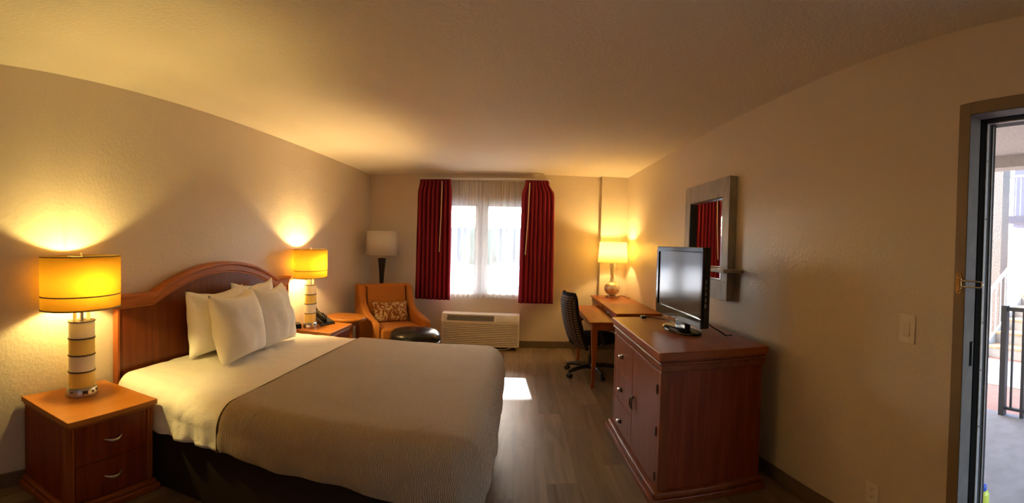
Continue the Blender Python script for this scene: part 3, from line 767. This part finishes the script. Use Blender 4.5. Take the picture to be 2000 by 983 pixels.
for y0, y1 in ((UY0 + 0.06, 5.30), (5.33, UY1 - 0.05)):
    d = obj('drawer', B().box(0.972, 0.987, y0, y1, LZ + 0.004, UZ - 0.024), MT['cherry_y'], dk, bevel=0.002)
    yc = (y0 + y1) / 2
    obj('handle', B().tube([(0.972 - 0.018 * sin(pi * k / 8), yc - 0.045 + 0.09 * k / 8, (LZ + UZ - 0.02) / 2) for k in range(9)], 0.005, 8), MT['nickel'], d, smooth=60)
for cy in (UY0 + 0.045, UY1 - 0.045):
    for cx in (1.05, DX1 - 0.04):
        obj('leg', leg(cx, cy, LZ - 0.10), MT['cherry_trim_z'], dk, bevel=0.004)

dl = thing('table_lamp', 'cream drum-shade lamp with round mercury glass base on the desk', 'lamp', (1.195, 5.86, UZ))
m, t, p = nt('mercury_glass')
nz = N(t, 'ShaderNodeTexNoise'); nz.inputs['Scale'].default_value = 28; nz.inputs['Detail'].default_value = 5
t.links.new(coords(t), nz.inputs['Vector'])
t.links.new(ramp(t, nz.outputs[0], [(0.35, (0.62, 0.46, 0.26)), (0.6, (0.92, 0.87, 0.74))]), p.inputs['Base Color'])
p.inputs['Metallic'].default_value = 0.45; p.inputs['Roughness'].default_value = 0.16
MT['mercury'] = m
obj('base', B().lathe([(0.085, 0), (0.085, 0.030), (0.080, 0.034), (0.05, 0.036)], 40), MT['chrome'], dl, smooth=35)
obj('globe', B().lathe([(0.055, 0.034)] + [(0.104 * cos(a), 0.125 + 0.092 * sin(a)) for a in [radians(-72 + 13 * k) for k in range(11)]] + [(0.036, 0.214)], 40), MT['mercury'], dl, smooth=60)
obj('neck', B().lathe([(0.034, 0.205), (0.027, 0.235), (0.026, 0.30), (0.031, 0.38), (0.040, 0.445), (0.041, 0.455), (0.012, 0.46)], 28), MT['mercury'], dl, smooth=60)
obj('stem', B().lathe([(0.006, 0.455), (0.006, 0.50), (0.018, 0.505), (0.018, 0.54), (0.010, 0.545)], 12), MT['nickel'], dl, smooth=50)
obj('bulb', B().lathe([(0.012, 0.545), (0.020, 0.56), (0.030, 0.59), (0.027, 0.61), (0.002, 0.622)], 16), MT['bulb'], dl, smooth=180)
obj('shade', B().lathe([(0.195, 0.462), (0.176, 0.735)], 56, caps=False), MT['shade_cream'], dl, smooth=40, thick=0.003)
obj('shade_spider', B().tube([(-0.176, 0, 0.722), (0.176, 0, 0.722)], 0.002, 6).tube([(0, -0.176, 0.722), (0, 0.176, 0.722)], 0.002, 6), MT['nickel'], dl)
obj('cord', B().tube([(0.084, -0.01, 0.012), (0.12, -0.02, 0.030), (0.165, -0.05, 0.022), (0.195, -0.09, 0.004), (0.225, -0.10, 0.004)], 0.004, 6), MT['black_plastic'], dl, smooth=60)
point_light('bulb_light', (0, 0, 0.655), LAMP_DESK_W, LAMP_DESK_C, 0.03, dl)

m, t, p = nt('dash_weave_fabric')
v = coords(t)
sep = N(t, 'ShaderNodeSeparateXYZ'); t.links.new(v, sep.inputs[0])
def sinw(sock, freq, ph=0.0):
    a = N(t, 'ShaderNodeMath', operation='MULTIPLY_ADD'); t.links.new(sock, a.inputs[0]); a.inputs[1].default_value = freq; a.inputs[2].default_value = ph
    s_ = N(t, 'ShaderNodeMath', operation='SINE'); t.links.new(a.outputs[0], s_.inputs[0]); return s_.outputs[0]
zz = sinw(sep.outputs['Z'], 230.0); yy_ = sinw(sep.outputs['Y'], 120.0)
g1 = N(t, 'ShaderNodeMath', operation='GREATER_THAN'); t.links.new(zz, g1.inputs[0]); g1.inputs[1].default_value = 0.55
g2 = N(t, 'ShaderNodeMath', operation='GREATER_THAN'); t.links.new(yy_, g2.inputs[0]); g2.inputs[1].default_value = -0.45
gm = N(t, 'ShaderNodeMath', operation='MULTIPLY'); t.links.new(g1.outputs[0], gm.inputs[0]); t.links.new(g2.outputs[0], gm.inputs[1])
t.links.new(ramp(t, gm.outputs[0], [(0.2, (0.018, 0.013, 0.018)), (0.8, (0.26, 0.16, 0.09))]), p.inputs['Base Color'])
p.inputs['Roughness'].default_value = 0.9
MT['dash'] = m
MT['black_fabric'] = fabric('black_seat_fabric', (0.012, 0.011, 0.014), 300)
ch = thing('office_chair', 'swivel desk chair with tall dark dash-patterned back and black star base', 'chair', (0.80, 5.00, 0), radians(14))
# local: faces +x; back at negative x
def back_fn(u, v):
    h = 0.34 + 0.60 * v
    w = 0.235 * (1 - 0.10 * v) * (1 - max(0, v - 0.88) ** 2 * 16)
    a = 2 * u - 1
    x = -0.185 - 0.135 * v - 0.03 * sin(pi * v) + 0.045 * a * a
    return (x, w * a, h)
bb = B()
nu, nv = 16, 22
rear = lambda u, v: Vector(back_fn(u, v)) + Vector((-0.040 * (1 - abs(2*u-1) ** 4) * min(1, 6 * (1 - v) + 0.15) * min(1, 6 * v + 0.15), 0, 0.0))
front = lambda u, v: Vector(back_fn(u, v)) + Vector((0.040 * (1 - abs(2*u-1) ** 4) * min(1, 6 * (1 - v) + 0.15) * min(1, 6 * v + 0.15), 0, 0.0))
bb.grid(rear, nu, nv); bb.grid(front, nu, nv)
obj('backrest', bb, MT['dash'], ch, smooth=180)
obj('back_edge', B().tube([back_fn(0, k / 20) for k in range(21)] + [back_fn(k / 14, 1) for k in range(1, 14)] + [back_fn(1, 1 - k / 20) for k in range(21)], 0.018, 8), MT['black_fabric'], ch, smooth=60)
obj('seat', B().loft([[(0.25 * cos(a) * s + 0.03, 0.245 * sin(a) * s, z) for a in [2*pi*k/32 for k in range(32)]] for s, z in ((0.80, 0.375), (0.96, 0.385), (1.0, 0.41), (0.99, 0.445), (0.92, 0.468), (0.6, 0.478), (0.05, 0.478))]), MT['black_fabric'], ch, smooth=60)
obj('back_bracket', B().tube([(-0.05, 0, 0.365), (-0.20, 0, 0.365), (-0.245, 0, 0.40), (-0.262, 0, 0.50)], 0.020, 8), MT['black_plastic'], ch, smooth=60)
for s in (-1, 1):
    obj('armrest', B().tube([(0.02, s * 0.20, 0.385), (0.02, s * 0.285, 0.40), (0.0, s * 0.295, 0.50), (-0.03, s * 0.295, 0.575), (0.02, s * 0.29, 0.605), (0.14, s * 0.285, 0.610), (0.19, s * 0.285, 0.600)], [0.014, 0.014, 0.014, 0.016, 0.018, 0.018, 0.014], 10), MT['black_plastic'], ch, smooth=60)
obj('gas_column', B().lathe([(0.028, 0.10), (0.028, 0.22), (0.016, 0.225), (0.016, 0.345), (0.09, 0.350), (0.09, 0.375)], 20), MT['black_plastic'], ch, smooth=40)
obj('hub', B().lathe([(0.045, 0.07), (0.052, 0.085), (0.050, 0.115), (0.030, 0.125)], 20), MT['black_plastic'], ch, smooth=40)
for k in range(5):
    a = radians(200 + 72 * k)
    lg = obj('base_leg', B().tube([(0.03, 0, 0.100), (0.14, 0, 0.104), (0.25, 0, 0.090), (0.305, 0, 0.074)], [0.032, 0.028, 0.024, 0.019], 8), MT['black_plastic'], ch, rot=(0, 0, a), smooth=60)
    cs = B()
    for s in (-1, 1):
        cs.loft([[(0.305 + 0.027 * cos(q), s * yo, 0.0275 + 0.027 * sin(q)) for q in [2*pi*j/16 for j in range(16)]] for yo in (0.006, 0.024)])
    cs.tube([(0.305, 0, 0.028), (0.305, 0, 0.07)], 0.007, 8)
    obj('caster', cs, MT['black_plastic'], lg, smooth=40)

# ================================================================== DRESSER, TELEVISION
ZD = 0.92
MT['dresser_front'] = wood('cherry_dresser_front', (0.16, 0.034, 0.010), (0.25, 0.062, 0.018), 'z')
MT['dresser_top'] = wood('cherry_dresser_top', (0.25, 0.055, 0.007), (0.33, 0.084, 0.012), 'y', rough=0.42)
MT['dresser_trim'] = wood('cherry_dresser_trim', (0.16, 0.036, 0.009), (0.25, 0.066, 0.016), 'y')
MT['dresser_trim_z'] = wood('cherry_dresser_post', (0.16, 0.036, 0.009), (0.25, 0.066, 0.016), 'z')
dr = thing('dresser', 'large cherry dresser with three drawers and a door under the television', 'dresser', (0.70, 2.18, 0))
DL, DD = 1.21, 0.64     # along y, depth along x (front at x=0)
obj('body', B().box(0.035, DD - 0.02, 0.032, DL - 0.032, 0.085, ZD - 0.11), MT['cherry'], dr, bevel=0.002)
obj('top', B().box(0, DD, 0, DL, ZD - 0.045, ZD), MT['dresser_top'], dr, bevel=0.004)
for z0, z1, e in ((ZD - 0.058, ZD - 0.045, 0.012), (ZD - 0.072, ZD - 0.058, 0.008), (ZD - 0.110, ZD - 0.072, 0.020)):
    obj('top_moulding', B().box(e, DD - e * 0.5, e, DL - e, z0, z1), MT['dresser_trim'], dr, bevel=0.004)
for y0, y1 in ((0.030, 0.075), (DL - 0.060, DL - 0.026)):
    obj('corner_post', B().box(0.020, 0.066, y0 - 0.006, y1, 0.085, ZD - 0.112), MT['dresser_trim_z'], dr, bevel=0.004)
ym = 0.62
for k, (z0, z1) in enumerate(((0.093, 0.322), (0.326, 0.556), (0.560, 0.804))):
    d = obj('drawer', B().box(0.022, 0.05, ym + 0.003, DL - 0.062, z0, z1), MT['dresser_front'], dr, bevel=0.002)
    zc = 0.18 + 0.2475 * k
    kb = obj('knob', B().box(-0.006, 0.004, -0.022, 0.022, -0.016, 0.016), MT['bronze'], d, loc=(0.018, 0.92, zc), bevel=0.003)
    obj('knob_face', B().box(-0.024, -0.006, -0.018, 0.018, -0.012, 0.012), MT['nickel'], kb, bevel=0.006, seg=3)
dd = obj('door', B().box(0.022, 0.05, 0.077, ym - 0.003, 0.093, 0.804), MT['dresser_front'], dr, bevel=0.002)
obj('ring_handle', B().tube([(0.012 - 0.010 * abs(sin(a)), ym - 0.045 + 0.024 * sin(a), 0.445 + 0.040 * cos(a)) for a in [2*pi*k/24 for k in range(25)]], 0.0055, 8), MT['bronze'], dd, smooth=60)
obj('handle_plate', B().lathe([(0.010, 0), (0.010, 0.006), (0.004, 0.012)], 12), MT['bronze'], dd, loc=(0.022, ym - 0.045, 0.487), rot=(0, radians(-90), 0))
for z in (0.70, 0.45, 0.16):
    obj('hinge', B().tube([(0.018, 0.076, z - 0.028), (0.018, 0.076, z + 0.028)], 0.006, 8), MT['bronze'], dr, smooth=60)
obj('plinth', B().box(-0.008, DD - 0.012, -0.008, DL + 0.008, 0.045, 0.087), MT['dresser_trim'], dr, bevel=0.012, seg=3)
obj('plinth', B().box(-0.024, DD - 0.008, -0.024, DL + 0.024, 0.0, 0.047), MT['dresser_trim'], dr, bevel=0.005)

m, t, p = nt('tv_screen')
nz = N(t, 'ShaderNodeTexNoise'); nz.inputs['Scale'].default_value = 4
t.links.new(coords(t), nz.inputs['Vector'])
t.links.new(ramp(t, nz.outputs[0], [(0, (0.012, 0.012, 0.014)), (1, (0.015, 0.015, 0.017))]), p.inputs['Base Color'])
p.inputs['Roughness'].default_value = 0.11; p.inputs['Specular IOR Level'].default_value = 1.0
MT['screen'] = m
tv = thing('television', 'black flat television on an oval stand on top of the dresser', 'television', (1.01, 2.80, ZD), radians(2))
TW = 0.395
obj('cabinet', B().box(0.004, 0.045, -TW, TW, 0.075, 0.552).box(0.045, 0.085, -TW + 0.09, TW - 0.09, 0.12, 0.49), MT['black_gloss'], tv, bevel=0.008, seg=3)
obj('bezel', B().box(-0.012, 0.006, -TW, TW, 0.522, 0.552).box(-0.012, 0.006, -TW, TW, 0.075, 0.135).box(-0.012, 0.006, -TW, -TW + 0.032, 0.135, 0.522).box(-0.012, 0.006, TW - 0.032, TW, 0.135, 0.522), MT['black_gloss'], tv, bevel=0.004)
obj('screen', B().box(-0.004, 0.004, -TW + 0.030, TW - 0.030, 0.133, 0.524), MT['screen'], tv)
for k in range(5):
    obj('side_button', B().box(0.012, 0.022, -TW - 0.003, -TW + 0.002, 0.20 + k * 0.035, 0.222 + k * 0.035), plain('grey_button', (0.08, 0.08, 0.085), 0.3) if k == 0 else bpy.data.materials['grey_button'], tv, bevel=0.001)
obj('stand_neck', B().box(0.022, 0.062, -0.09, 0.09, 0.012, 0.13), MT['black_gloss'], tv, bevel=0.008)
obj('stand_base', B().loft([[(0.035 + 0.105 * s * cos(a), 0.235 * s * sin(a), z) for a in [2*pi*k/44 for k in range(44)]] for s, z in ((0.97, 0.0), (1.0, 0.006), (0.98, 0.014), (0.80, 0.022), (0.3, 0.026))]), MT['black_gloss'], tv, smooth=40)
obj('power_cord', B().tube([(0.07, -0.25, 0.11), (0.11, -0.29, 0.07), (0.16, -0.31, 0.04), (0.20, -0.31, 0.012), (0.26, -0.28, 0.006)], 0.004, 6), MT['black_plastic'], tv, smooth=60)
cb = thing('cable_adapter', 'small black cable adapter on the far end of the dresser top', 'adapter', (0.93, 3.335, ZD))
obj('housing', B().box(-0.020, 0.020, -0.03, 0.03, 0, 0.018), MT['black_plastic'], cb, bevel=0.006, seg=3)
obj('cable', B().tube([(0.02, -0.01, 0.008), (0.07, -0.03, 0.006), (0.12, -0.09, 0.005), (0.16, -0.17, 0.005), (0.155, -0.26, 0.005)], 0.004, 6), MT['black_plastic'], cb, smooth=60)

# ================================================================== MIRROR, SWITCH, OUTLET, DOOR GUARD
m, t, p = nt('distressed_silver_frame')
nz = N(t, 'ShaderNodeTexNoise'); nz.inputs['Scale'].default_value = 14; nz.inputs['Detail'].default_value = 6
t.links.new(coords(t, (1, 1, 0.35)), nz.inputs['Vector'])
t.links.new(ramp(t, nz.outputs[0], [(0.3, (0.30, 0.275, 0.24)), (0.7, (0.46, 0.43, 0.385))]), p.inputs['Base Color'])
p.inputs['Roughness'].default_value = 0.42; p.inputs['Metallic'].default_value = 0.0
bump(t, nz.outputs[0], 0.15, 0.002, p)
MT['silver_frame'] = m
m, t, p = nt('mirror_glass')
nz = N(t, 'ShaderNodeTexNoise'); t.links.new(ramp(t, nz.outputs[0], [(0, (0.85, 0.86, 0.86)), (1, (0.87, 0.88, 0.88))]), p.inputs['Base Color'])
p.inputs['Metallic'].default_value = 1.0; p.inputs['Roughness'].default_value = 0.015
MT['mirror'] = m
mi = thing('wall_mirror', 'wall mirror in a wide distressed silver frame above the dresser', 'mirror', (XR, 3.295, 1.55))
MY, MZ0, MZ1 = 0.435, -0.45, 0.44
GY0, GY1, GZ0, GZ1 = -0.325, 0.325, -0.315, 0.30
FX = -0.062
obj('frame', B().box(FX, 0, -MY, MY, GZ1, MZ1).box(FX, 0, -MY, MY, MZ0, GZ0).box(FX, 0, -MY, GY0, GZ0, GZ1).box(FX, 0, GY1, MY, GZ0, GZ1), MT['silver_frame'], mi, bevel=0.003)
obj('inner_lip', B().box(FX + 0.004, -0.02, GY0, GY0 + 0.010, GZ0, GZ1).box(FX + 0.004, -0.02, GY1 - 0.010, GY1, GZ0, GZ1).box(FX + 0.004, -0.02, GY0 + 0.01, GY1 - 0.01, GZ1 - 0.010, GZ1).box(FX + 0.004, -0.02, GY0 + 0.01, GY1 - 0.01, GZ0, GZ0 + 0.010), MT['black_plastic'], mi)
obj('glass', B().box(-0.028, -0.022, GY0 + 0.008, GY1 - 0.008, GZ0 + 0.008, GZ1 - 0.008), MT['mirror'], mi)
obj('ledge', B().prism([(-0.155, -0.572), (0.0, -0.572), (0.0, -MY - 0.001), (FX - 0.001, -MY - 0.001), (FX - 0.001, 0.48), (-0.155, 0.48)], -0.245, -0.222, 'z'), MT['silver_frame'], mi, bevel=0.004)

sw = thing('light_switch', 'ivory rocker light switch plate on the right wall by the door', 'switch', (XR, 1.265, 1.150))
obj('plate', B().box(-0.006, 0, -0.044, 0.044, -0.063, 0.063), MT['offwhite'], sw, bevel=0.003)
obj('rocker', B().prism([(-0.006, -0.033), (-0.0125, -0.030), (-0.0075, 0.033), (-0.006, 0.033)], -0.017, 0.017, 'y'), plain('rocker_ivory', (0.70, 0.62, 0.50), 0.35, namt=0.02), sw, bevel=0.001)
ou = thing('wall_outlet', 'ivory duplex wall outlet near the floor under the light switch', 'outlet', (XR, 1.436, 0.282))
obj('plate', B().box(-0.006, 0, -0.040, 0.040, -0.062, 0.062), MT['offwhite'], ou, bevel=0.003)
for z in (-0.024, 0.024):
    rc = obj('receptacle', B().loft([[(xx, 0.017 * cos(a), z + 0.0145 * sin(a)) for a in [2*pi*k/20 for k in range(20)]] for xx in (-0.006, -0.009)]), MT['offwhite'], ou, smooth=40)
    for yo in (-0.006, 0.006):
        obj('slot', B().box(-0.0096, -0.0085, yo - 0.0013, yo + 0.0013, z, z + 0.008), MT['black_plastic'], rc)
    obj('ground_hole', B().lathe([(0.0025, 0), (0.0025, 0.001)], 8), MT['black_plastic'], rc, loc=(-0.0086, 0, z - 0.006), rot=(0, radians(-90), 0))
MT['brass'] = plain('worn_brass', (0.36, 0.22, 0.09), 0.40, 1.0, nscale=40, namt=0.25)
sg = thing('door_guard', 'brass swing bar door guard screwed to the door frame', 'door guard', (XR - 0.012, 1.000, 1.362))
obj('plate', B().prism([(-0.014, -0.030), (-0.008, -0.040), (0.008, -0.040), (0.014, -0.030), (0.010, -0.012), (0.018, -0.008), (0.018, 0.008), (0.010, 0.012), (0.014, 0.030), (0.008, 0.040), (-0.008, 0.040), (-0.014, 0.030), (-0.010, 0)], -0.004, 0.0, 'x'), MT['brass'], sg)
obj('knuckle', B().tube([(-0.012, -0.012, -0.020), (-0.012, -0.012, 0.020)], 0.007, 10), MT['brass'], sg, smooth=60)
obj('swing_bar', B().tube([(-0.012, -0.014, 0.011), (-0.014, -0.10, 0.011)] + [(-0.014, -0.104 - 0.011 * sin(pi * k / 8), 0.011 * cos(pi * k / 8)) for k in range(9)] + [(-0.014, -0.10, -0.011), (-0.012, -0.014, -0.011)], 0.0032, 8), MT['chrome'], sg, smooth=60)
for z in (-0.030, 0.030):
    obj('screw', B().lathe([(0.004, 0), (0.003, 0.002)], 8), MT['bronze'], sg, loc=(-0.004, 0, z), rot=(0, radians(-90), 0))

# ================================================================== OUTSIDE, BEHIND THE WINDOW
MT['asphalt'] = plain('sunlit_pavement', (0.56, 0.545, 0.52), 0.9, nscale=2)
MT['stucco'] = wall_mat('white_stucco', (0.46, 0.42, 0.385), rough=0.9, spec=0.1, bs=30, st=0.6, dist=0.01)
MT['leaf'] = plain('dusty_foliage', (0.10, 0.14, 0.09), 0.9, nscale=1.5, namt=0.4, bscale=3, bstr=0.8, bdist=0.15)
struct(obj('ground_lot', B().box(-40, 60, YB + WT, 70, -0.30, -0.06), MT['asphalt']))
struct(obj('roof_overhang', B().box(-6, 6, YB + WT, 8.86, 2.46, 2.62), MT['stucco']))
def tree_blob(loc, sx, sy, sz, seed, label):
    b = B()
    bmesh.ops.create_icosphere(b.bm, subdivisions=4, radius=1.0)
    for v_ in b.bm.verts:
        d = v_.co.copy()
        k = 1 + 0.22 * mnoise.noise(d * 1.7 + Vector((seed, 0, 0))) + 0.12 * mnoise.noise(d * 4.5 + Vector((0, seed, 0)))
        v_.co = Vector((d.x * sx * k, d.y * sy * k, d.z * sz * k))
    o = thing('tree', label, 'tree', loc, group='trees beyond the parking lot')
    obj('crown', b, MT['leaf'], o, loc=(0, 0, sz * 0.95), smooth=180)
    obj('trunk', B().lathe([(0.25, -0.06), (0.18, sz * 0.5)], 10), MT['dark_leg'], o)
for k, (x, y, sx, sz) in enumerate(((-7.6, 33, 1.55, 1.55), (-3.1, 33, 1.55, 1.40), (1.4, 33, 1.55, 1.25))):
    tree_blob((x, y, -0.06), sx, 1.5, sz, k * 3.1, ['leafy tree beyond the lot, seen left through the window', 'leafy tree beyond the lot, seen near the window centre', 'leafy tree beyond the lot, seen right through the window'][k])
struct(obj('wall_lot', B().box(-40, 40, 37, 37.3, -0.06, 2.75), plain('slate_block_wall', (0.10, 0.125, 0.155), 0.9, nscale=1.0, namt=0.2)))

# ================================================================== OUTSIDE, BEYOND THE DOOR
MT['concrete'] = plain('grey_walkway_concrete', (0.20, 0.195, 0.215), 0.85, nscale=6, namt=0.15, bscale=40, bstr=0.3, bdist=0.003)
MT['terracotta'] = plain('red_painted_concrete', (0.34, 0.18, 0.14), 0.85, nscale=4, namt=0.15)
MT['iron'] = plain('black_iron', (0.030, 0.030, 0.036), 0.45)
MT['white_rail'] = plain('white_painted_steel', (0.50, 0.49, 0.48), 0.5, namt=0.03)
MT['tread'] = plain('worn_tan_tread', (0.50, 0.33, 0.20), 0.8, nscale=10, namt=0.2)
MT['lavender'] = plain('lavender_grey_paint', (0.11, 0.11, 0.16), 0.7, namt=0.05)
struct(obj('floor_walkway', B().box(XR + WT, 3.70, -6, 6.4, -0.15, -0.012), MT['concrete']))
struct(obj('floor_courtyard', B().box(3.70, 16, -6, 6.4, -0.16, -0.03), MT['terracotta']))
MT['pale_path'] = plain('pale_path_concrete', (0.50, 0.48, 0.45), 0.9)
struct(obj('floor_path', B().box(4.55, 5.75, -6, 6.4, -0.03, -0.022), MT['pale_path']))
struct(obj('ceiling_walkway', B().box(XR + WT, 4.10, -6, 6.4, 2.52, 2.70), MT['stucco']))
struct(obj('trim_walkway_beam', B().box(3.98, 4.16, -6, 6.4, 2.40, 2.52), MT['stucco']))
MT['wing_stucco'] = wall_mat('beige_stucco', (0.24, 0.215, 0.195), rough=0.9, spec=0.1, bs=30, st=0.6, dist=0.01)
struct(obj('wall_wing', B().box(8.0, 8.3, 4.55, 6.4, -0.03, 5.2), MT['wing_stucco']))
struct(obj('wall_courtyard', B().box(11.0, 11.3, -6, 5.15, -0.03, 2.36).box(11.0, 11.3, -6, 5.90, 2.36, 5.2), MT['lavender']))
struct(obj('wall_upper_sky_block', B().box(XL - WT, XR + WT, -6, 6.4, 2.70, 5.3), MT['stucco']))  # unseen upper storey, added to cut sky light in the courtyard
struct(obj('ceiling_upper_sky_block', B().box(XR + WT, 4.3, -6, 6.4, 5.1, 5.3), MT['stucco']))  # unseen roof over the upper walkway, added to hold back sky light
struct(obj('floor_balcony', B().box(9.6, 11.0, -6, 5.42, 2.36, 2.52), MT['lavender']))
rl = thing('balcony_railing', 'white balusters of the upper balcony across the courtyard', 'railing', (9.65, 3.9, 2.52))
obj('top_rail', B().box(-0.025, 0.025, -1.8, 1.5, 0.95, 1.0), MT['white_rail'], rl)
for k in range(26):
    obj('baluster', B().box(-0.01, 0.01, -1.78 + k * 0.13, -1.76 + k * 0.13, 0, 0.95), MT['white_rail'], rl)
sta = thing('staircase', 'outdoor stairs with tan treads and white sloping handrails across courtyard', 'staircase', (5.9, 0, -0.03))
SY0, SY1, NS, RUN, RISE = 1.9, 3.55, 13, 0.285, 0.178
for k in range(NS):
    obj('riser', B().box(k * RUN, k * RUN + 0.03, SY0, SY1, k * RISE, (k + 1) * RISE - 0.035), MT['white_rail'], sta)
    obj('tread', B().box(k * RUN - 0.03, (k + 1) * RUN + 0.03, SY0, SY1, (k + 1) * RISE - 0.035, (k + 1) * RISE), MT['tread'], sta, bevel=0.005)
for y in (SY0 - 0.06, SY1 + 0.01):
    obj('stringer', B().prism([(-0.05, 0), (0.30, 0), (NS * RUN, NS * RISE - 0.25), (NS * RUN, NS * RISE + 0.03), (-0.05, 0.14)], y, y + 0.05, 'y'), MT['white_rail'], sta)
    yy = y + 0.025
    obj('handrail', B().tube([(-0.02, yy, 0.92), (NS * RUN, yy, NS * RISE + 0.88)], 0.032, 8), MT['white_rail'], sta)
    for k in range(0, NS * 2):
        xx = 0.02 + k * RUN / 2
        zz = xx / RUN * RISE
        obj('baluster', B().box(xx - 0.009, xx + 0.009, yy - 0.009, yy + 0.009, zz + 0.08, zz + 0.90), MT['white_rail'], sta)
fe = thing('iron_fence', 'black iron picket fence at the edge of the walkway outside', 'fence', (3.64, 2.0, -0.012))
obj('end_post', B().box(-0.028, 0.028, -0.028, 0.028, 0, 1.05), MT['iron'], fe)
obj('top_rail', B().box(-0.018, 0.018, -2.2, -0.028, 1.005, 1.04), MT['iron'], fe)
obj('bottom_rail', B().box(-0.015, 0.015, -2.2, -0.028, 0.06, 0.085), MT['iron'], fe)
for k in range(18):
    w = 0.016 if k % 3 == 1 else 0.009
    obj('picket', B().box(-w, w, -0.085 - k * 0.115 - w, -0.085 - k * 0.115 + w, 0.0 if k % 3 == 1 else 0.085, 1.005), MT['iron'], fe)
bo = thing('spray_bottle', 'yellow-green bottle with blue cap standing outside the doorway', 'bottle', (2.03, 1.215, -0.012))
obj('body', B().lathe([(0.034, 0), (0.038, 0.006), (0.038, 0.125), (0.030, 0.145), (0.018, 0.155)], 24), plain('yellow_green_plastic', (0.50, 0.56, 0.06), 0.35), bo, smooth=50)
obj('cap', B().lathe([(0.022, 0.152), (0.024, 0.156), (0.024, 0.185), (0.018, 0.192), (0.002, 0.193)], 20), plain('blue_cap', (0.03, 0.08, 0.45), 0.35), bo, smooth=50)
